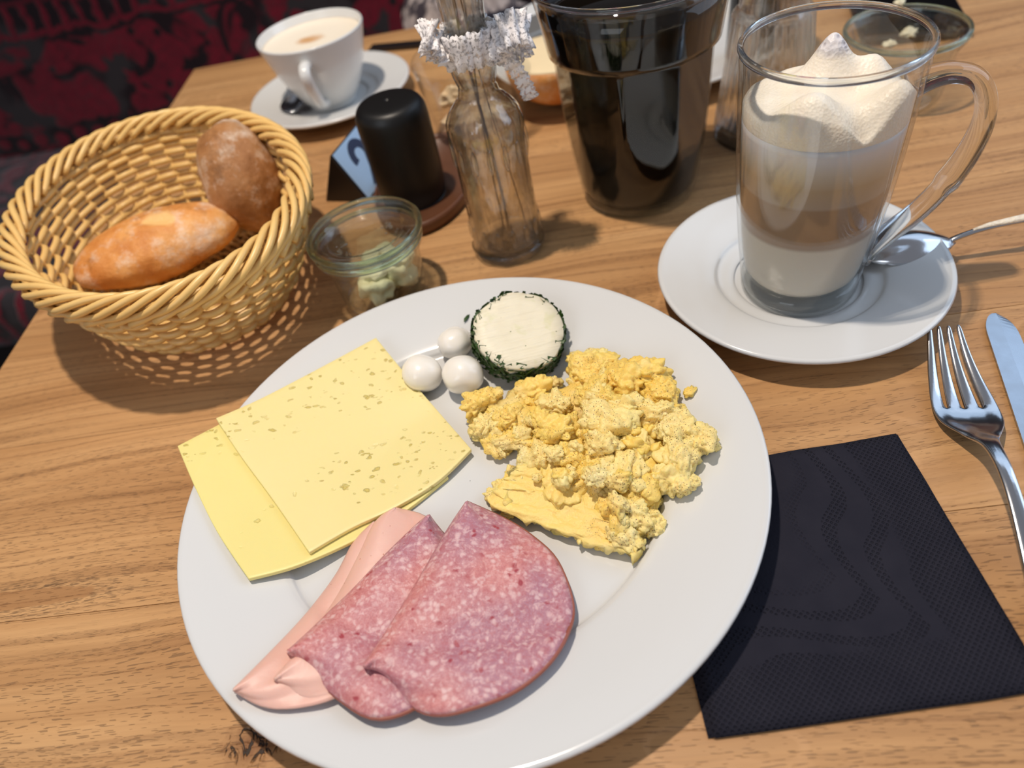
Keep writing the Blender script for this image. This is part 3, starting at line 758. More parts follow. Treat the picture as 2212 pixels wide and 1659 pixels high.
def curd(px, py, sx, sy, sz, z, mat, seed, rot=None, sub=3, amp=0.22, box_=0.35):
    c = on(px, py, lambda x, y: ph(x, y)+z)
    V, Fc = blob((sx, sy, sz), amp, 1.5, seed, sub, 0.10, 3.6, -1)
    o = mesh('egg_curd', V, Fc, mat, eggs, loc=c-EO); o.rotation_euler = rot or (random.uniform(-.5, .5), random.uniform(-.5, .5), random.uniform(0, 6)); return o
random.seed(21)
# the large flat piece in front
fp = [[(1052, 1075), (1068, 1098), (1150, 1128), (1250, 1165), (1370, 1203)], [(1115, 1005), (1180, 1000), (1250, 1020), (1310, 1065), (1355, 1120)],
      [(1052, 1075), (1080, 1045), (1115, 1005)], [(1370, 1203), (1385, 1165), (1355, 1120)]]
bot, top, lef, rig = [curve([Vector((x, y, 0)) for x, y in e], 37) for e in fp]
V = []; Fc = []
for j in range(37):
    v = j/36
    for i in range(37):
        u = i/36
        q = bot[i]*(1-v)+top[i]*v+lef[j]*(1-u)+rig[j]*u-((bot[0]*(1-u)+bot[-1]*u)*(1-v)+(top[0]*(1-u)+top[-1]*u)*v)
        q = q+Vector((noise.noise(Vector((u*9, v*9, 1)))*9, noise.noise(Vector((u*9, v*9, 7)))*9, 0))
        V.append(on(q.x, q.y, lambda x, y: ph(x, y)+0.0068+0.004*v+0.0016*noise.noise(Vector((u*7, v*5, 2)))+0.0010*noise.noise(Vector((u*22, v*16, 4))))-EO)
for j in range(36):
    for i in range(36): a = j*37+i; Fc.append((a, a+1, a+38, a+37))
o = mesh('egg_curd', V, Fc, M_eggs[3], eggs); mod(o, 'SOLIDIFY', thickness=0.0052, offset=-1); tag(o, 'broad flat curd')
big = [ # px,py,sx,sy,sz,z,mat
 (1275,800,.0135,.012,.008,.010,0),(1350,830,.0150,.0125,.010,.013,2),(1400,810,.012,.010,.008,.009,2),(1430,850,.009,.009,.007,.009,2),
 (1290,855,.014,.010,.009,.014,2),(1150,845,.0125,.010,.008,.009,0),(1200,880,.010,.008,.008,.012,1),(1040,870,.0085,.0120,.0075,.008,0),
 (1048,922,.008,.008,.0065,.008,1),(1100,905,.010,.008,.007,.009,0),(1200,935,.0125,.0105,.009,.014,0),(1315,915,.0155,.0105,.010,.018,1),
 (1300,960,.011,.009,.008,.017,1),(1345,890,.009,.011,.009,.017,1),(1410,900,.0085,.0125,.009,.013,1),(1375,965,.0125,.009,.008,.013,1),
 (1470,930,.0105,.0105,.008,.010,1),(1518,948,.0080,.0080,.0065,.007,1),(1465,985,.009,.0115,.008,.009,1),(1170,985,.0090,.0080,.007,.011,1),
 (1240,985,.011,.009,.008,.012,0),(1120,950,.013,.008,.006,.006,0),(1350,1020,.0135,.0105,.009,.013,1),(1400,1045,.0125,.009,.008,.010,0),
 (1440,1030,.009,.008,.007,.007,1),(1475,1045,.0075,.0065,.005,.005,1),(1280,1030,.012,.009,.007,.011,0),(1380,1120,.0085,.0085,.0065,.007,1),
 (1345,1160,.0085,.0070,.006,.007,1),(1330,1100,.0095,.008,.007,.008,0),(1070,960,.010,.006,.005,.005,0),(1215,1045,.012,.010,.006,.009,3),(1410,1140,.006,.005,.004,.004,1)]
for k, (px, py, sx, sy, sz, z, mi) in enumerate(big):
    curd(px, py, sx*0.92, sy*0.92, sz*0.95, z, M_eggs[mi], k*1.7+0.3, sub=5, amp=0.24, box_=0.3)
# smaller curds over and between
cnt = 0
while cnt < 170:
    px = random.uniform(990, 1540); py = random.uniform(740, 1200)
    if not inside(px, py): continue
    e = edist(px, py)
    if 1060 < px < 1330 and py > 1050 and e > 12: continue
    s = random.uniform(0.0022, 0.0052)
    if e < 12: s = min(s, 0.0036)
    z = s*0.6 + min(e, 90)/90*0.0165*random.uniform(0.75, 1.1)
    curd(px, py, s*random.uniform(.8, 1.5), s, s*random.uniform(.6, 1.0), z, M_eggs[random.choice((0, 0, 1, 1, 2))], cnt*0.9+50, sub=3 if s < 0.003 else 4, amp=0.3); cnt += 1
# filling underneath
for px, py in ((1250, 880), (1300, 940), (1350, 960), (1250, 960), (1180, 920), (1400, 960), (1340, 1050), (1120, 900)):
    curd(px, py, .017, .014, .007, .006, M_eggs[0], px, sub=3, amp=0.15, rot=(0, 0, 1))
p = on(1490, 846, lambda x, y: ph(x, y)+0.0015)
o = mesh('egg_crumb', *blob((0.0038, 0.0024, 0.0018), 0.3, 2, 4, 3, 0.15, 4), M_eggs[2], loc=p); o.rotation_euler = (0, 0, 0.6)
tag(o, 'small yellow egg crumb lying apart on the right plate rim', 'egg')

# ------------------------------------------------------------------ latte mug
MC = Vector((0.1735, 0.3035, 0.0066))
mug = thing('latte_mug', 'tall clear glass mug with handle standing on the white saucer', 'mug', MC)
MO = [(0.0305, 0.0), (0.0315, 0.003), (0.0322, 0.012), (0.0350, 0.036), (0.0377, 0.066), (0.0392, 0.095), (0.0398, 0.120), (0.0407, 0.1345)]
outer = smoothprof(MO, 6)
inner = smoothprof([(0.0385, 0.1345), (0.0378, 0.118), (0.0372, 0.092), (0.0357, 0.063), (0.0330, 0.034), (0.0300, 0.0145), (0.0272, 0.0112), (0.015, 0.0105), (0.0002, 0.0105)], 6)
V, Fc = lathe([(0.0002, 0.0012), (0.026, 0.0012), (0.0285, 0.0)]+outer+[(0.0409, 0.1358), (0.0402, 0.1368), (0.0393, 0.1366), (0.0387, 0.1356)]+inner, 96)
o = mesh('glass_wall', V, Fc, M_thin, mug); clean(o)
def ring(R_, z, r, flat=1.0, n=96):
    return lathe([(R_+r*cos(2*pi*k/12), z+flat*r*sin(2*pi*k/12)) for k in range(12)], n, closed=True)
mesh('rim', *ring(0.03975, 0.1362, 0.0015, 1.3), M_solid, mug)
o = mesh('glass_base', *lathe([(0.0002, 0.0008), (0.0265, 0.0008), (0.0290, 0.0014), (0.0308, 0.0040), (0.0312, 0.0085), (0.0290, 0.0100), (0.0002, 0.0101)], 72), M_scatter, mug); clean(o)
hd = Vector((1.0, -0.16, 0)).normalized()
hp = [(0.0380, 0.1090), (0.0460, 0.1120), (0.0560, 0.1125), (0.0665, 0.1085), (0.0740, 0.0980), (0.0765, 0.0840), (0.0735, 0.0680), (0.0660, 0.0510), (0.0560, 0.0370), (0.0450, 0.0265), (0.0365, 0.0175), (0.0330, 0.0110)]
hpc = smoothprof(hp, 5); n = len(hpc)
rr = [0.0074-0.0018*sin(pi*min(1, i/(n-1)*1.6)) if i < n*0.62 else 0.0056+0.001*(i/n) for i in range(n)]
o = mesh('handle', *tube([hd*a+Vector((0, 0, b)) for a, b in hpc], rr, 16, flat=0.8), M_solid, mug)
# the drink: one body whose colour changes with height
def latte_mat():
    t = NT('layered_latte'); sep = t.new('ShaderNodeSeparateXYZ'); t.link(t.coord(), sep.inputs[0])
    z = t.math('DIVIDE', t.math('ADD', sep.outputs[2], t.math('MULTIPLY', t.math('SUBTRACT', t.noise(t.coord((8, 8, 30)), 3, 2), 0.5), 0.0006)), 0.12)
    c = t.ramp(z, [(0.0, srgb((204, 195, 182))), (0.290, srgb((200, 188, 170))), (0.310, srgb((150, 120, 92))), (0.505, srgb((164, 136, 108))), (0.518, srgb((180, 160, 140))), (0.60, srgb((188, 164, 134))), (0.67, srgb((206, 194, 178))), (0.73, srgb((220, 216, 216))), (1.0, srgb((232, 228, 226)))])
    t.p(color=c, rough=0.35, sss=0.25, sssr=(0.012, 0.008, 0.005), ssss=0.5, spec=0.4)
    bub = t.voro(t.coord(), 520); t.bump(bub, t_b, 0.0006) if False else None
    return t.m
M_latte = latte_mat()
def foam_mat(name, c1, c2, sc, b):
    t = NT(name); v = t.coord(); bub = t.voro(v, sc); sm = t.voro(v, sc*2.2)
    c = t.mix(t.ramp(bub, [(0.15, 1.0), (0.5, 0.0)]), srgb(c1), srgb(c2))
    t.p(color=c, rough=0.5, sss=0.3, sssr=(0.01, 0.009, 0.007), ssss=0.4)
    t.bump(t.math('ADD', t.math('MULTIPLY', bub, 1.0), t.math('MULTIPLY', sm, 0.5)), b, 0.0014); return t.m
M_foam = foam_mat('milk_foam', (240, 228, 208), (226, 212, 194), 330, 0.5)
M_bubble = foam_mat('bubbly_milk_foam', (230, 226, 228), (196, 190, 196), 520, 1.0)
def foam2():
    t = NT('frothy_foam'); v = t.coord(); sep = t.new('ShaderNodeSeparateXYZ'); t.link(v, sep.inputs[0])
    k = t.ramp(t.math('ADD', t.math('MULTIPLY', t.math('SUBTRACT', sep.outputs[2], 0.1150), 120.0), t.math('MULTIPLY', t.noise(v, 60, 2), 0.6)), [(0.2, 0.0), (0.6, 1.0)])
    b1 = t.voro(v, 700); b2 = t.voro(v, 330)
    c = t.mix(k, t.mix(t.noise(v, 120, 3), srgb((246, 238, 224)), srgb((236, 224, 206))), t.mix(t.ramp(b2, [(0.1, 1.0), (0.45, 0.0)]), srgb((222, 218, 220)), srgb((176, 170, 176))))
    t.p(color=c, rough=0.45, sss=0.3, sssr=(0.01, 0.009, 0.007), ssss=0.4); t.bump(t.math('ADD', t.math('MULTIPLY', b1, 0.25), t.math('MULTIPLY', t.math('MULTIPLY', b2, k), 1.2)), 0.7, 0.0014); return t.m
M_foam2 = foam2()
drink = thing('latte_macchiato', 'layered milk and coffee drink with tall foam inside the glass mug', 'drink', MC+Vector((0, 0, 0.0108)))
def innr(z):
    return interp([(q[1], q[0]) for q in reversed(inner)], z)
pr = [(0.0002, 0.0)]+[(innr(0.0108+z)-0.0004, z) for z in [0.0004+0.092*i/24 for i in range(25)]]
V, Fc = lathe(pr+[(0.02, 0.0925), (0.0002, 0.0925)], 72); o = mesh('coffee', V, Fc, M_latte, drink); clean(o)
# foam top: uneven mound clinging to the wall, with a peak at the back
def foam_top():
    V = []; Fc = []; nr, nt = 26, 72
    for i in range(nr+1):
        for j in range(nt):
            a = 2*pi*j/nt; f = i/nr; z0 = 0.0925
            x = f*cos(a); y = f*sin(a)
            h = 0.0085
            h += 0.021*exp(-((x-0.16)**2+(y-0.30)**2)/0.055)      # peak
            h += 0.011*exp(-((x-0.60)**2+(y-0.05)**2)/0.07)
            h += 0.003*exp(-((x+0.15)**2+(y-0.3)**2)/0.2)
            h += 0.013*exp(-((x+0.48)**2+(y+0.62)**2)/0.15)+0.014*exp(-((x-0.50)**2+(y+0.75)**2)/0.11)
            h -= 0.007*exp(-((x-0.02)**2+(y+0.95)**2)/0.025)       # gap on the front wall
            h += 0.0022*noise.noise(Vector((x*3, y*3, 2)))
            if f > 0.86: h -= 0.003*(f-0.86)/0.14
            r = (innr(min(0.0108+z0+h, 0.134))-0.0005)*f
            V.append((r*cos(a), r*sin(a), z0+h))
    for i in range(nr):
        for j in range(nt):
            k = (j+1) % nt; Fc.append((i*nt+j, (i+1)*nt+j, (i+1)*nt+k, i*nt+k))
    b = len(V)
    for j in range(nt):
        a = 2*pi*j/nt; r = innr(0.0108+0.0926)-0.0005; V.append((r*cos(a), r*sin(a), 0.0924))
    for j in range(nt):
        k = (j+1) % nt; Fc.append((nr*nt+j, b+j, b+k, nr*nt+k))
    return V, Fc
o = mesh('milk_foam', *foam_top(), M_foam2, drink); clean(o)
# latte spoon: bowl face down on the saucer rim, handle off to the right
sb = at(1962, 512, 0.0205)
se = at(2215, 478, 0.019)
sd = (se-sb); sang = atan2(sd.y, sd.x)
def spoon_geo(bl=0.050, bw=0.0155, dep=0.008, hl=0.11, up=1, z0=0.0, zn=0.004, ze=0.0):
    V = []; Fc = []; nu, nv = 22, 12
    for i in range(nu+1):
        u = i/nu
        for j in range(nv+1):
            v = -1+2*j/nv
            wd = bw*(sin(pi*min(max(u, 0.02), 0.985))**0.62)*(1-0.18*u)
            x = -bl/2+bl*u; prof = (sin(pi*u)**0.8 if 0 < u < 1 else 0)
            V.append((x, wd*v, z0+up*dep*prof*(1-v*v*0.95)*1.0+zn*max(0, (u-0.85)/0.15)))
    for i in range(nu):
        for j in range(nv): a = i*(nv+1)+j; Fc.append((a, a+1, a+nv+2, a+nv+1))
    return V, Fc
latsp = thing('latte_spoon', 'long steel spoon lying face down on the saucer behind the mug', 'spoon', (sb.x, sb.y, 0.0125), sang)
o = mesh('bowl', *spoon_geo(0.053, 0.0165, 0.0085, up=1, zn=0.0), M_steel, latsp); mod(o, 'SOLIDIFY', thickness=0.0012, offset=0)
hl = [(0.0245, 0, 0.0010), (0.030, 0, 0.0032), (0.042, 0, 0.0060), (0.060, 0, 0.0075), (0.09, 0, 0.0072), (0.12, 0, 0.0060)]
mesh('handle', *tube(smoothprof(hl, 4), 0.0019, 10, flat=0.7), M_steel, latsp)
mesh('foam_residue', *tube([(0.0355, 0, 0.0062), (0.044, 0.0003, 0.0078), (0.055, -0.0002, 0.0090), (0.066, 0.0002, 0.0096), (0.070, 0, 0.0090)], [0.0008, 0.0016, 0.0022, 0.0025, 0.001], 10, flat=0.7), M_foam, latsp)

# ------------------------------------------------------------------ black tumbler
TB = Vector((0.1215, 0.4445, 0.0))
def tum(r, z, t):
    zs = 0.105
    if z > zs: return r
    k = round(t/(2*pi/9)); d = t-k*2*pi/9+0.0
    D = 0.0418+0.052*z
    return min(r, D/cos(d)) if z > 0.018 else r
tumbler = thing('dark_drink_glass', 'large flared faceted glass full of black drink beside the vase', 'glass', TB)
tz = [0.0, 0.002, 0.006, 0.012, 0.018, 0.024, 0.03, 0.036, 0.042, 0.05, 0.058, 0.066, 0.074, 0.082, 0.09, 0.098, 0.103, 0.105, 0.1065, 0.11, 0.118, 0.126, 0.134, 0.140, 0.143]
TR = [(0.0, 0.0375), (0.004, 0.0395), (0.012, 0.041), (0.03, 0.0435), (0.06, 0.0475), (0.09, 0.0510), (0.105, 0.0528), (0.125, 0.0558), (0.143, 0.0592)]
po = [(interp(TR, z), z) for z in tz]
pi_ = [(0.0592-0.0006, 0.1438), (0.0592-0.0013, 0.1438), (0.0592-0.0022, 0.1430), (interp(TR, 0.1365)-0.0024, 0.1368)]
V, Fc = lathe([(0.0002, 0.0005), (0.035, 0.0)]+po[1:]+pi_, 180, lambda r, z, t: tum(r, z, t+0.25))
o = mesh('glass_wall', V, Fc, M_thin, tumbler); clean(o)
mesh('rim', *ring(0.0583, 0.1440, 0.0013, 1.2), M_solid, tumbler)
cola = mesh('dark_drink', *lathe([(0.0002, 0.0060), (0.036, 0.0060)]+[(interp(TR, z)-0.0010, z) for z in tz if 0.006 < z < 0.134]+[(interp(TR, 0.1365)-0.0024, 0.1365), (0.0002, 0.1365)], 180, lambda r, z, t: (tum(r+0.0010, z, t+0.25)-0.0010) if r > 0.03 else r), M_dark, loc=TB); clean(cola)
tag(cola, 'black cola-like drink filling the large faceted glass', 'drink')

# ------------------------------------------------------------------ vase bottle with lace
VC = Vector((0.0205, 0.4135, 0.0))
vase = thing('vase_bottle', 'embossed clear glass bottle used as a bud vase', 'vase', VC)
def vz(r, z, t):
    if z < 0.006 or z > 0.103: return r
    return r*(1+0.022*abs(sin(4.5*t+0.3))**0.7*(1 if z < 0.1 else 0.5))
VO = smoothprof([(0.0215, 0.0), (0.0242, 0.0018), (0.0246, 0.006), (0.0230, 0.009), (0.0226, 0.03), (0.0222, 0.06), (0.0226, 0.078), (0.0232, 0.088), (0.0222, 0.0955), (0.0170, 0.1035), (0.0128, 0.108), (0.0116, 0.112), (0.0112, 0.1145), (0.0122, 0.118), (0.0133, 0.124), (0.0130, 0.130), (0.0110, 0.1345), (0.0108, 0.142), (0.0116, 0.150), (0.0124, 0.162), (0.0126, 0.176), (0.0118, 0.187), (0.0140, 0.190), (0.0140, 0.195), (0.0125, 0.197)], 4)
VI = [(max(r-0.0020, 0.0003), z) for r, z in reversed(VO) if z > 0.0085]
V, Fc = lathe([(0.0002, 0.001), (0.019, 0.001)]+VO+VI+[(0.018, 0.0078), (0.0002, 0.0085)], 108, vz)
o = mesh('bottle_glass', V, Fc, M_bottle, vase); clean(o)
# raised drop-shaped ribs round the shoulder
dr = []
for k in range(15):
    a = 2*pi*k/15
    for z0, hh, ww in ((0.076, 0.017, 0.0020), (0.020, 0.014, 0.0022)):
        V, Fc = blob((0.0013, ww, hh*0.5), 0.05, 1, k, 2); M = Matrix.Rotation(a+(0.2 if z0 < 0.05 else 0), 4, 'Z') @ Matrix.Translation((0.0233, 0, z0)); dr.append((xf(V, M), Fc))
o = mesh('embossed_ribs', *join(dr), M_bottle, vase); tag(o, kind='stuff')
M_stem = simple('dried_stem', (128, 104, 84), 0.7, var=0.3, bscale=200)
stem = thing('dried_flower', 'dried flower stems standing inside the glass bottle', 'flower', VC+Vector((0, 0, 0.010)))
for k, (x0, y0, x1, y1, r) in enumerate(((0.002, 0.002, -0.004, -0.002, 0.0009), (0.013, -0.006, -0.003, 0.003, 0.0004), (-0.002, 0.005, 0.002, 0.001, 0.0005))):
    pts = [(x0+(x1-x0)*t+0.001*sin(t*7+k), y0+(y1-y0)*t, 0.001+0.185*t) for t in [i/14 for i in range(15)]]
    mesh('stem', *tube(pts, r, 6), M_stem, stem)
for k in range(14):
    a = k*2.4; r = 0.006+0.012*random.random(); z = 0.185+0.03*random.random()
    mesh('petal', *blob((0.006, 0.0035, 0.0012), 0.2, 2, k, 2), M_stem, stem, loc=(r*cos(a), r*sin(a), z))
# lace ribbon round the neck
def ruffle(pts, width, up, amp=0.002, n=90, waves=9, seed=0):
    P = curve(pts, n); V = []; Fc = []
    for i, p in enumerate(P):
        t = (P[min(i+1, n-1)]-P[max(i-1, 0)]).normalized(); u = Vector(up); u = (u-t*u.dot(t)).normalized(); s = t.cross(u)
        for j in range(5):
            v = j/4-0.5; e = 0.0015*abs(sin(i*0.9)) if j in (0, 4) else 0
            V.append(p+u*(v*(width+e*2))+s*(amp*sin(i*waves/n*2*pi+seed)*(abs(v)*2)))
    for i in range(n-1):
        for j in range(4): a = i*5+j; Fc.append((a, a+1, a+6, a+5))
    return V, Fc
rib = thing('lace_ribbon', 'white lace ribbon tied in a bow around the bottle neck', 'ribbon', VC+Vector((0, 0, 0.137)))
ring_pts = [(0.0140*cos(a), 0.0140*sin(a), 0.0008*sin(3*a)) for a in [2*pi*i/24 for i in range(25)]]
V, Fc = ruffle(ring_pts, 0.017, (0, 0, 1), 0.0018, 120, 13)
o = mesh('neck_band', V, Fc, M_lace, rib); mod(o, 'SOLIDIFY', thickness=0.0005)
ex = RX.copy(); ex.z = 0; ex.normalize(); ey2 = Vector((-ex.y, ex.x, 0))
def loc3(a, b, c): return ex*a+ey2*b+Vector((0, 0, c))
for sgn, dz, wd in ((-1, 0.006, 0.013), (1, 0.0015, 0.017)):
    q = 1.0 if sgn > 0 else 0.72
    lp = [loc3(sgn*0.011, -0.008, 0), loc3(sgn*0.020*q+sgn*.003, -0.011, dz+0.006), loc3(sgn*0.031*q+sgn*.001, -0.007, dz+0.004), loc3(sgn*0.032*q, -0.001, dz-0.003), loc3(sgn*0.024*q, 0.002, dz-0.007), loc3(sgn*0.012, -0.004, -0.002)]
    V, Fc = ruffle(lp, wd, ey2*0.6+Vector((0, 0, 0.8)), 0.0035, 80, 10, sgn)
    o = mesh('bow_loop', V, Fc, M_lace, rib); mod(o, 'SOLIDIFY', thickness=0.0005)
tl = [loc3(0.012, -0.009, 0), loc3(0.021, -0.008, -0.010), loc3(0.026, -0.004, -0.022), loc3(0.030, -0.002, -0.036)]
V, Fc = ruffle(tl, 0.007, ex, 0.0012, 60, 6); o = mesh('ribbon_tail', V, Fc, M_lace, rib); mod(o, 'SOLIDIFY', thickness=0.0005)

# ------------------------------------------------------------------ shaker, tray, table sign
tr0 = Vector((-0.028, 0.515, 0.0))
M_trayang = radians(75)
tray = thing('wooden_tray', 'small oval walnut tray under the black shaker', 'tray', tr0, M_trayang)
def oval(r, z, t):
    # stretched circle: r relative
    return r
def ovl(prof, n, a, b):
    V, Fc = lathe(prof, n); return [(x*a, y*b, z) for x, y, z in V], Fc
V, Fc = ovl([(0.0005, 0.0), (0.93, 0.0), (0.99, 0.002), (1.0, 0.008), (0.985, 0.0108), (0.955, 0.0108), (0.94, 0.0085), (0.92, 0.0060), (0.0005, 0.0058)], 72, 0.068, 0.0395)
o = mesh('tray_body', V, Fc, M_walnut, tray); clean(o)
SH = Vector((-0.0385, 0.4985, 0.0062))
sh = mesh('salt_shaker', *lathe(smoothprof([(0.0002, 0.0), (0.0225, 0.0), (0.0238, 0.001), (0.0246, 0.004), (0.0256, 0.02), (0.0258, 0.05), (0.0256, 0.064), (0.0242, 0.0700), (0.0210, 0.0738), (0.015, 0.0750), (0.0016, 0.0753)], 6)+[(0.0012, 0.0745), (0.0003, 0.0742)], 72), M_black, loc=SH); clean(sh)
tag(sh, 'matte black cylindrical shaker with rounded top on the wooden tray', 'shaker')

A_ = Vector((-0.1118, 0.5318, 0)); B_ = Vector((-0.0763, 0.5145, 0)); dirp = Vector((-(B_-A_).y, (B_-A_).x, 0)).normalized()
SL = 0.062
sign = thing('table_number_sign', 'black triangular table number block with pale blue face behind the shaker', 'sign', (A_+B_)/2)
mid = (A_+B_)/2; hgt = 0.0405
def prism(a, b, c, L, d): 
    V = [a, b, c, a+d*L, b+d*L, c+d*L]; return V, [(0, 1, 2), (5, 4, 3), (0, 3, 4, 1), (1, 4, 5, 2), (2, 5, 3, 0)]
V, Fc = prism(A_-mid, B_-mid, Vector((0, 0, hgt)), SL, dirp)
o = mesh('sign_body', V, Fc, M_blackplastic, sign, smooth=False); mod(o, 'BEVEL', width=0.0012, segments=2)
M_blue = simple('pale_blue_card', (168, 202, 240), 0.35)
M_navy = simple('navy_print', (38, 52, 84), 0.5)
fx = dirp; bx = (B_-A_).normalized(); fdown = ((B_-mid)-Vector((0, 0, hgt))); fl_ = fdown.length; fdn = fdown.normalized(); fnrm = fx.cross(fdn).normalized()
if fnrm.dot(bx) < 0: fnrm = -fnrm
def fpnt(u, v, e=0.0006): return Vector((0, 0, hgt))+fx*u+fdn*v+fnrm*e
V = [fpnt(0.002, 0.0015), fpnt(SL-0.002, 0.0015), fpnt(SL-0.002, fl_-0.002), fpnt(0.002, fl_-0.002)]
o = mesh('blue_face', V, [(0, 1, 2, 3)], M_blue, sign, smooth=False); mod(o, 'SOLIDIFY', thickness=0.0004, offset=0)
# the figure 2, as flat print. u from sign end inwards, v downwards
def two(cu, cv, s):
    pts = []
    for i in range(13):
        a = radians(200-220*i/12); pts.append((cu+s*0.5*(1+cos(a)), cv+s*0.5*(1-sin(a))))
    pts += [(cu+s*0.62, cv+s*1.25), (cu+s*0.05, cv+s*1.62), (cu+s*1.02, cv+s*1.62)]
    return pts
pts = two(0.0185, 0.0075, 0.0185); V = []; Fc = []
W2 = 0.0036
for i, (u, v) in enumerate(pts):
    a = pts[max(i-1, 0)]; b = pts[min(i+1, len(pts)-1)]; d = Vector((b[0]-a[0], b[1]-a[1])).normalized(); nn = Vector((-d.y, d.x))
    V += [fpnt(u+nn.x*W2, v+nn.y*W2, 0.0010), fpnt(u-nn.x*W2, v-nn.y*W2, 0.0010)]
for i in range(len(pts)-1): Fc.append((2*i, 2*i+1, 2*i+3, 2*i+2))
o = mesh('digit', V, Fc, M_navy, sign, smooth=False); tag(o, 'dark blue number 2')

# ------------------------------------------------------------------ butter jars
JC = Vector((-0.0675, 0.3945, 0.0))
def jar(loc, label, s=1.0):
    t = thing('glass_jar', label, 'jar', loc)
    o_ = smoothprof([(0.0235, 0.0), (0.0265, 0.0012), (0.0280, 0.005), (0.0288, 0.015), (0.0300, 0.028), (0.0318, 0.0345), (0.0325, 0.037), (0.0345, 0.0385), (0.0352, 0.0410), (0.0350, 0.0440)], 4)
    i_ = smoothprof([(0.0330, 0.0445), (0.0305, 0.0435), (0.0292, 0.040), (0.0282, 0.032), (0.0268, 0.018), (0.0255, 0.006), (0.0225, 0.0038), (0.0002, 0.0036)], 4)
    V, Fc = lathe([(0.0002, 0.0008), (0.021, 0.0008)]+o_+i_, 72); V = [(x*s, y*s, z*s) for x, y, z in V]
    o = mesh('jar_body', V, Fc, M_green, t); clean(o)
    V, Fc = ring(0.0342*s, 0.0425*s, 0.0013*s, 1.4, 72); mesh('jar_rim', V, Fc, M_ring, t)
    return t
M_ring = glass('green_rim_glass', (0.86, 0.95, 0.91), 0.8)
j1 = jar(JC, 'small lidded glass jar of butter between basket and vase')
lidp = [(0.0002, 0.0425), (0.0235, 0.0425), (0.0262, 0.0435), (0.0275, 0.0455), (0.0300, 0.0462), (0.0352, 0.0455), (0.0365, 0.0470), (0.0368, 0.0495), (0.0360, 0.0515), (0.0342, 0.0522), (0.0318, 0.0512), (0.0290, 0.0500), (0.0262, 0.0500), (0.0245, 0.0475), (0.0225, 0.0462), (0.0002, 0.0462)]
o = mesh('lid', *lathe(lidp, 72), M_lid, j1); clean(o); tag(o, 'thick greenish glass lid')
mesh('lid_rim', *ring(0.0352, 0.0492, 0.0019, 1.2, 72), M_ring, j1)
M_butter = simple('whipped_butter', (252, 246, 196), 0.5, bump=0.5, bscale=160, var=0.12)
bt = thing('butter_portion', 'pale yellow butter curls inside the lidded jar', 'butter', JC+Vector((0, 0, 0.0045)))
for k, (x, y, z, sx, sy, sz) in enumerate(((0.012, -0.002, 0.013, 0.0125, 0.012, 0.012), (-0.003, -0.012, 0.011, 0.010, 0.0095, 0.0115), (0.003, 0.009, 0.012, 0.012, 0.011, 0.011), (0.013, -0.006, 0.024, 0.011, 0.008, 0.007), (0.0, -0.010, 0.022, 0.008, 0.007, 0.006))):
    mesh('butter_curl', *blob((sx, sy, sz), 0.28, 1.7, k+3, 4, 0.06, 5), M_butter, bt, loc=(x, y, z))
dropl = []; random.seed(8)
for k in range(46):
    a = random.choice((random.gauss(0.6, 0.35), random.gauss(3.4, 0.4))); r = 0.0235*sqrt(random.uniform(0.35, 1)); s = random.uniform(0.0004, 0.0010)
    V, Fc = blob((s, s, s*0.6), 0, 1, 0, 1); dropl.append((xf(V, Matrix.Translation((r*cos(a)*0.9, r*sin(a)*0.9, 0.0422))), Fc))
o = mesh('condensation', *join(dropl), M_solid, j1); tag(o, kind='stuff')

J2 = Vector((0.331, 0.486, 0.0))
j2 = jar(J2, 'open empty glass jar with butter traces behind the latte mug', 1.18)
M_smear = simple('butter_smear', (228, 220, 190), 0.5, bump=0.4, bscale=200)
bs = thing('butter_remnant', 'scraps of butter smeared inside the open empty jar', 'butter', J2+Vector((0, 0, 0.005)))
for k, (a, r, z, s) in enumerate(((1.2, 0.0385, 0.0475, 0.0035), (0.9, 0.029, 0.030, 0.006), (1.3, 0.029, 0.022, 0.005), (4.3, 0.026, 0.006, 0.006), (5.0, 0.012, 0.0015, 0.008))):
    mesh('butter_scrap', *blob((s, s*0.8, s*(0.45 if k != 0 else 0.7)), 0.35, 2, k, 3), M_smear, bs, loc=(r*cos(a), r*sin(a), z+0.001))

# ------------------------------------------------------------------ bread basket
BC = Vector((-0.2, 0.456, 0.0)); BA, BB = 0.1285, 0.0935; BANG = radians(-64.8)
basket = thing('bread_basket', 'oval woven wicker bread basket with braided rim at the left table edge', 'basket', BC, BANG)
ZR = 0.074
def bprof(t):
    """t: 0 centre of the base .. 1 rim -> (fraction of the rim radius, z)"""
    return interp(BPF, t), interp(BPZ, t)
BPF = smoothprof([(0, 0.0), (0.30, 0.46), (0.42, 0.62), (0.52, 0.73), (0.68, 0.845), (0.84, 0.92), (1.0, 0.97)], 5)
BPZ = smoothprof([(0, 0.0045), (0.30, 0.0045), (0.42, 0.0068), (0.52, 0.0145), (0.68, 0.034), (0.84, 0.052), (1.0, 0.0685)], 5)
NS = 38   # stakes
def bpt(a, t, off):
    f, z = bprof(t); f2, z2 = bprof(min(t+0.02, 1.0)); f0, z0 = bprof(max(t-0.02, 0))
    rad = (BA+BB)/2; dr, dz = (f2-f0)*rad, z2-z0; L = sqrt(dr*dr+dz*dz); nr, nz = dz/L, -dr/L   # outward normal
    c, s = cos(a), sin(a); x, y = BA*f*c, BB*f*s
    nx, ny = c/BA, s/BB; l = sqrt(nx*nx+ny*ny); nx /= l; ny /= l
    return Vector((x+nx*nr*off, y+ny*nr*off, z+nz*off))
rows = 15
random.seed(5)
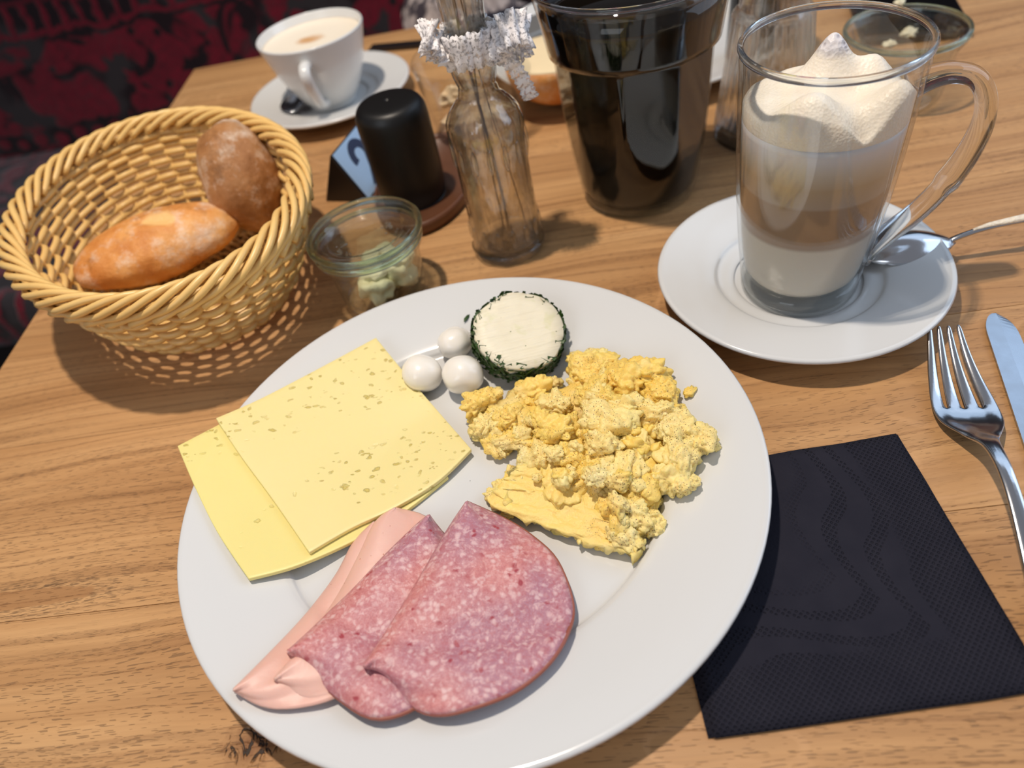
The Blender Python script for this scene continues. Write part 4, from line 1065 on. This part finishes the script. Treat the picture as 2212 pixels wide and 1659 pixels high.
for k in range(rows):
    t = 0.36+0.61*k/(rows-1)
    N = NS*8; pts = []
    ph_ = (k % 2)*pi
    for i in range(N):
        a = 2*pi*i/N; w_ = sin(a*NS/2+ph_)
        off = 0.0024*(w_/abs(w_)*abs(w_)**0.6 if w_ else 0)
        pts.append(bpt(a, t+0.004*sin(a*3+k), off))
    mesh('weaver', *tube(pts, 0.00225, 6, closed=True), M_wicker, basket)
for k in range(9):   # base rounds
    t = 0.03+0.30*k/8; N = 120; pts = []; ns = 12 if k < 5 else 24
    for i in range(N):
        a = 2*pi*i/N; pts.append(bpt(a, t, 0.0015*sin(a*ns/2*2+k*pi)))
    mesh('base_weaver', *tube(pts, 0.0017, 5, closed=True), M_wicker, basket)
for k in range(NS):
    a = 2*pi*(k)/NS
    pts = [bpt(a, t, 0) for t in [0.25+0.74*i/16 for i in range(17)]]
    mesh('stake', *tube(pts, 0.0015, 6, flat=0.8), M_wicker, basket)
# braided rim: strands that start inside, roll over the top and end on the outside wall
NB = 46
for k in range(NB):
    a0 = 2*pi*k/NB; pts = []; rd = []
    for i in range(19):
        t = i/18; a = a0-t*0.80
        if t < 0.8:
            ph2 = pi*(1.15-1.5*t/0.8); rr_ = 0.0062
            off = rr_*cos(ph2); up_ = rr_*sin(ph2)
        else:
            q = (t-0.8)/0.2; ph2 = pi*(1.15-1.5); off = 0.0062*cos(ph2)*(1-q)+0.0040*q; up_ = 0.0062*sin(ph2)-0.0045*q
        c, s = cos(a), sin(a); nx, ny = c/BA, s/BB; l = sqrt(nx*nx+ny*ny)
        pts.append(Vector((BA*0.985*c+nx/l*off, BB*0.98*s+ny/l*off, ZR+up_-0.001))); rd.append(0.00215)
    mesh('rim_strand', *tube(pts, rd, 7), M_wicker, basket)
for k in range(2):
    N = 120; mesh('rim_core', *tube([(BA*0.985*cos(2*pi*i/N), BB*0.98*sin(2*pi*i/N), ZR-0.003-0.004*k) for i in range(N)], 0.0022, 6, closed=True), M_wicker, basket)

def roll(name, size, mat, loc, rot, seed, label, amp=0.07):
    t = thing(name, label, 'bread', loc); t.rotation_euler = rot
    V, Fc = blob(size, amp, 1.1, seed, 5, 0.012, 5)
    V = [Vector((v.x, v.y, v.z if v.z > 0 else v.z*0.72)) for v in V]
    mesh('crust', V, Fc, mat, t); return t, V
def slash_d(x, y):
    """distance from the slash line on the first roll, and how far along it"""
    ax, ay, bx_, by_ = -0.016, 0.012, 0.026, -0.012
    L2 = (bx_-ax)**2+(by_-ay)**2; t = ((x-ax)*(bx_-ax)+(y-ay)*(by_-ay))/L2
    return ((x-ax)*(by_-ay)-(y-ay)*(bx_-ax))/sqrt(L2), t
def slashed_crust():
    m_ = crust_mat('golden_slashed_crust', (196, 118, 52), (222, 152, 82), (234, 178, 112), 0.75); t = NT.__new__(NT); t.m = m_; t.t = m_.node_tree; t.n = t.t.nodes; t.l = t.t.links; t.b = t.n['Principled BSDF']
    sep = t.new('ShaderNodeSeparateXYZ'); t.link(t.coord(), sep.inputs[0]); x, y = sep.outputs[0], sep.outputs[1]
    ax, ay, bx_, by_ = -0.016, 0.012, 0.026, -0.012; L = sqrt((bx_-ax)**2+(by_-ay)**2)
    d = t.math('SUBTRACT', t.math('MULTIPLY', t.math('SUBTRACT', x, ax), (by_-ay)/L), t.math('MULTIPLY', t.math('SUBTRACT', y, ay), (bx_-ax)/L))
    d = t.math('ADD', t.math('ABSOLUTE', d), t.math('MULTIPLY', t.math('SUBTRACT', t.noise(t.coord(), 90, 3), 0.5), 0.006))
    al = t.math('ADD', t.math('MULTIPLY', t.math('SUBTRACT', x, ax), (bx_-ax)/L/L), t.math('MULTIPLY', t.math('SUBTRACT', y, ay), (by_-ay)/L/L))
    wdt = t.ramp(t.math('ADD', al, t.math('MULTIPLY', t.math('SUBTRACT', t.noise(t.coord(), 70, 2), 0.5), 0.5)), [(0.22, 0.0), (0.45, 0.9), (0.62, 1.3), (0.86, 0.0)])
    k = t.ramp(t.math('SUBTRACT', t.math('MULTIPLY', d, 100.0), t.math('MULTIPLY', wdt, 0.42)), [(0.0, 0.85), (0.30, 0.0)])
    k = t.math('MULTIPLY', k, t.ramp(wdt, [(0.1, 0.0), (0.4, 1.0)]))
    old = t.b.inputs['Base Color'].links[0].from_socket
    t.link(t.mix(k, old, srgb((238, 192, 124))), t.b.inputs['Base Color']); return m_
dd = at(480, 478, 0.05)-at(195, 590, 0.05)
t_ = thing('bread_roll', 'golden oblong bread roll with a pale slash in the basket', 'bread', at(345, 535, 0.034)); t_.rotation_euler = (0.12, 0.0, atan2(dd.y, dd.x))
V, Fc = blob((0.056, 0.031, 0.024), 0.06, 1.1, 4, 5, 0.012, 5); V2 = []
for v in V:
    if v.z > 0:
        d, tt_ = slash_d(v.x, v.y); q_ = max(0.0, 1-((tt_-0.54)/0.36)**2); g = q_*exp(-(d/0.0045)**2); e = q_*exp(-((abs(d)-0.0085)/0.003)**2)
        v = Vector((v.x, v.y, v.z-0.0022*g+0.0012*e))
    V2.append(Vector((v.x, v.y, v.z if v.z > 0 else v.z*0.72)))
mesh('crust', V2, Fc, slashed_crust(), t_)
r2, _ = roll('bread_roll', (0.041, 0.027, 0.026), M_rye, at(515, 380, 0.052), (0.0, radians(-52), radians(105)), 11, 'dark brown floury bread roll leaning against the basket wall', 0.08)

# ------------------------------------------------------------------ cappuccino
S2 = Vector((-0.1040, 0.7123, 0.0))
sa2 = mesh('saucer', *lathe(saucer_prof(0.0783, 0.018), 80), M_porc2, loc=S2); clean(sa2)
tag(sa2, 'white saucer under the cappuccino cup at the far left corner', 'saucer')
CC = Vector((-0.1035, 0.7035, 0.0066))
cup = thing('cappuccino_cup', 'white porcelain cup with handle on the far left saucer', 'cup', CC)
co = smoothprof([(0.0200, 0.0), (0.0225, 0.0008), (0.0235, 0.004), (0.0290, 0.012), (0.0365, 0.026), (0.0425, 0.042), (0.0465, 0.056), (0.0490, 0.0655)], 6)
ci = smoothprof([(0.0474, 0.0655), (0.0445, 0.055), (0.0405, 0.041), (0.0345, 0.026), (0.027, 0.014), (0.018, 0.008), (0.0002, 0.007)], 5)
o = mesh('cup_body', *lathe([(0.0002, 0.002), (0.018, 0.002)]+co+[(0.0489, 0.0665), (0.0482, 0.0671), (0.0476, 0.0666)]+ci, 72), M_porc2, cup); clean(o)
hdv = Vector((-0.13, -1, 0)).normalized()
hh = [(0.0425, 0.0525), (0.052, 0.0545), (0.0585, 0.0505), (0.0580, 0.0420), (0.0510, 0.0290), (0.0430, 0.0180), (0.0340, 0.0130), (0.0285, 0.0125)]
mesh('handle', *tube([hdv*a+Vector((0, 0, b)) for a, b in smoothprof(hh, 5)], 0.0052, 12, flat=0.8, up=(0, 0, 1)), M_porc2, cup)
def capp():
    t = NT('cappuccino_foam'); v = t.coord()
    d = t.new('ShaderNodeVectorMath', operation='LENGTH'); off = t.new('ShaderNodeVectorMath', operation='ADD'); t.link(t.coord((1, 1.4, 0)), off.inputs[0]); off.inputs[1].default_value = (0.003, 0.004, 0); t.link(off.outputs[0], d.inputs[0])
    k = t.math('ADD', d.outputs['Value'], t.math('MULTIPLY', t.math('SUBTRACT', t.noise(v, 70, 2), 0.5), 0.018))
    t.p(color=t.ramp(k, [(0.006, srgb((208, 160, 110))), (0.014, srgb((240, 228, 208)))]), rough=0.5); t.bump(t.voro(v, 400), 0.15, 0.001); return t.m
o = mesh('cappuccino_foam', *lathe([(0.0002, 0.0595), (0.02, 0.0597), (0.0440, 0.0593), (0.0454, 0.0600), (0.0440, 0.0538), (0.0400, 0.0420), (0.0340, 0.0270), (0.026, 0.0150), (0.0002, 0.0085)], 60), capp(), loc=CC); clean(o)
tag(o, 'cappuccino with white foam and brown spot in the far cup', 'drink')
ts = at(630, 222, 0.016)
tsp = thing('teaspoon', 'steel teaspoon resting on the far saucer beside the cup handle', 'spoon', (ts.x, ts.y, 0.0158), radians(97))
V, Fc = spoon_geo(0.040, 0.0125, 0.0055, up=-1, zn=0.001); o = mesh('bowl', V, Fc, M_steel, tsp); mod(o, 'SOLIDIFY', thickness=0.001, offset=0)
mesh('handle', *tube([(0.018, 0, 0.0006), (0.028, 0, 0.0030), (0.045, -0.002, 0.0050), (0.07, -0.003, 0.0055), (0.10, -0.004, 0.0050)], [0.0016, 0.0014, 0.0017, 0.0026, 0.0032], 10, flat=0.5), M_steel, tsp)

# ------------------------------------------------------------------ water glass with paper scraps
G2 = Vector((0.0255, 0.584, 0.0))
g2 = mesh('drinking_glass', *lathe([(0.0002, 0.0), (0.0350, 0.0), (0.0375, 0.002), (0.0395, 0.02), (0.0440, 0.0600), (0.0455, 0.0660), (0.0452, 0.0675), (0.0442, 0.0668), (0.0428, 0.0600), (0.0380, 0.020), (0.0350, 0.007), (0.0002, 0.006)], 72), M_thin, loc=G2); clean(g2)
tag(g2, 'wide clear drinking glass behind the vase holding crumpled scraps', 'glass')
M_scrap = simple('crumpled_paper', (236, 206, 164), 0.7, var=0.35, bscale=50)
for k, (x, y, z, s) in enumerate(((-0.012, -0.012, 0.020, 0.016), (0.008, -0.016, 0.018, 0.014), (0.000, 0.006, 0.024, 0.017), (-0.016, 0.004, 0.034, 0.011))):
    V, Fc = blob((s, s*0.8, s*0.75), 0.35, 2.2, k*3, 3, 0.12, 5); o = mesh('paper_scrap', V, Fc, M_scrap, loc=G2+Vector((x, y, z)), smooth=False)
    tag(o, ['crumpled beige scrap at the left of the wide glass', 'crumpled beige scrap at the front of the wide glass', 'largest crumpled beige scrap in the middle of the wide glass', 'topmost small crumpled scrap in the wide glass'][k], 'paper', 'crumpled scraps in the drinking glass')

# ------------------------------------------------------------------ second place setting far away
P2 = Vector((0.187, 0.675, 0.0))
pl2 = mesh('dinner_plate', *lathe(plate_prof(0.14, 0.0215, 0.092), 96), M_porc2, loc=P2); clean(pl2)
tag(pl2, 'far white dinner plate behind the dark glass, holding half a roll', 'plate')
hp_ = at(1195, 112, 0.046)
half = thing('bread_half', 'half bread roll, cut side up and buttered, on the far plate', 'bread', (hp_.x, hp_.y, 0.0085), radians(10))
def shell(r, z, t): return r*(1+0.05*noise.noise(Vector((cos(t), sin(t), z*30)))*2)
o = mesh('crust', *lathe(smoothprof([(0.0002, 0.0), (0.018, 0.001), (0.032, 0.010), (0.040, 0.022), (0.0425, 0.032), (0.0415, 0.0368)], 5)+[(0.0002, 0.0366)], 60, shell), M_crust, half); clean(o)
o = mesh('buttered_face', *lathe([(0.0002, 0.0395), (0.020, 0.0393), (0.036, 0.0385), (0.0405, 0.0372), (0.040, 0.0366), (0.0002, 0.0366)], 60, shell), M_crumb, half); clean(o)
nb = at(1095, 48, 0.001)
o = mesh('dark_napkin', *box((-0.05, -0.035, 0), (0.05, 0.035, 0.0015)), M_napkin, loc=(nb.x-0.012, nb.y+0.002, 0.0002), smooth=False); o.rotation_euler = (0, 0, ANG+0.1)
tag(o, 'folded black napkin near the far table edge beside the far plate', 'napkin')
pk = at(1135, 62, 0.024)
o = mesh('foil_packet', *box((-0.028, -0.020, 0), (0.028, 0.020, 0.005)), simple('grey_foil', (138, 138, 136), 0.35, metal=0.4, bump=0.3, bscale=60), loc=(pk.x+0.012, pk.y, 0.0225), smooth=False); o.rotation_euler = (0, 0.05, 0.5); mod(o, 'BEVEL', width=0.002, segments=3)
tag(o, 'small grey foil packet on the rim of the far plate', 'packet')
k1 = at(800, 103, 0.003); k2 = at(1015, 84, 0.003); kd2 = k2-k1; an = atan2(kd2.y, kd2.x)
kn2 = thing('table_knife', 'dark looking far knife lying between cappuccino saucer and far plate', 'knife', (k1.x, k1.y, 0.0), an)
V, Fc = join([box((0.0, -0.006, 0.0008), (0.09, 0.007, 0.003)), box((0.09, -0.005, 0.0008), (0.19, 0.005, 0.007))])
mesh('blade', *box((0.0, -0.007, 0.0010), (0.10, 0.008, 0.0035)), simple('dark_reflecting_steel', (70, 66, 66), 0.3, metal=0.8), kn2, smooth=False)
mesh('handle', *tube([(0.098, 0, 0.004), (0.11, 0, 0.005), (0.15, 0, 0.0055), (0.19, 0, 0.005)], [0.004, 0.005, 0.006, 0.005], 10, flat=0.6), M_steel, kn2)

# ribbed carafe and black mill behind the mug
RC = Vector((0.2275, 0.480, 0.0))
rb = mesh('ribbed_carafe', *lathe([(0.0002, 0.0), (0.033, 0.0)]+smoothprof([(0.0355, 0.002), (0.0355, 0.006), (0.0330, 0.025), (0.0295, 0.054), (0.0268, 0.082), (0.0262, 0.088), (0.0235, 0.091), (0.0222, 0.096), (0.0228, 0.125), (0.0245, 0.145)], 4)+smoothprof([(0.0225, 0.145), (0.0208, 0.125), (0.0202, 0.096), (0.0240, 0.084), (0.0272, 0.054), (0.0305, 0.026), (0.0320, 0.010), (0.0002, 0.008)], 4), 144,
    lambda r, z, t: r*(1+(0.022*abs(sin(16*t)) if 0.008 < z < 0.088 and r > 0.025 else 0))), M_clear, loc=RC); clean(rb)
tag(rb, 'clear glass carafe with vertical ribs behind the latte mug', 'carafe')
pm = at(1672, 108, 0.0)
o = mesh('pepper_mill', *lathe(smoothprof([(0.0002, 0.0), (0.020, 0.0), (0.0225, 0.003), (0.0215, 0.03), (0.0200, 0.07), (0.0205, 0.11), (0.018, 0.128), (0.010, 0.135), (0.0002, 0.1355)], 5), 48), M_gloss, loc=(0.262, 0.585, 0)); clean(o)
tag(o, 'tall glossy black mill standing behind the ribbed carafe', 'mill')
# smartphone
c0 = at(2108, 62, 0.008); c1 = at(2072, 0, 0.008); c2 = at(1862, 84, 0.008)
ed = (c1-c0).normalized(); wd_ = Vector((-ed.y, ed.x, 0)); wlen = (c2-c0).dot(wd_)
phn = thing('smartphone', 'black glossy phone lying flat behind the open jar', 'phone', (c0.x, c0.y, 0), atan2(ed.y, ed.x))
s_ = 1 if wlen > 0 else -1; wl = abs(wlen)
V, Fc = box((0, 0 if s_ > 0 else -wl, 0.0003), (0.155, wl if s_ > 0 else 0, 0.0085)); o = mesh('phone_body', V, Fc, M_blackplastic, phn, smooth=False); mod(o, 'BEVEL', width=0.004, segments=4)
V, Fc = box((0.003, 0.003 if s_ > 0 else -wl+0.003, 0.0084), (0.152, wl-0.003 if s_ > 0 else -0.003, 0.0090)); o = mesh('screen', V, Fc, M_gloss, phn, smooth=False)
# scarf on the bench
sp_ = at(1110, 8, -0.10)
V, Fc = blob((0.14, 0.10, 0.10), 0.3, 1.3, 3, 5, 0.05, 6)
M_scarf = NT('grey_white_knit'); _v = M_scarf.coord(); M_scarf.p(color=M_scarf.mix(M_scarf.ramp(M_scarf.noise(_v, 24, 3, 0.6, 1.0), [(0.45, 0.0), (0.55, 1.0)]), srgb((62, 54, 60)), srgb((196, 180, 172))), rough=0.9); M_scarf = M_scarf.m
sx_ = Vector((0.075, 1.15, -0.155))
o = mesh('scarf', V, Fc, M_scarf, loc=sx_); tag(o, 'grey and white patterned scarf heaped on the red bench', 'scarf')
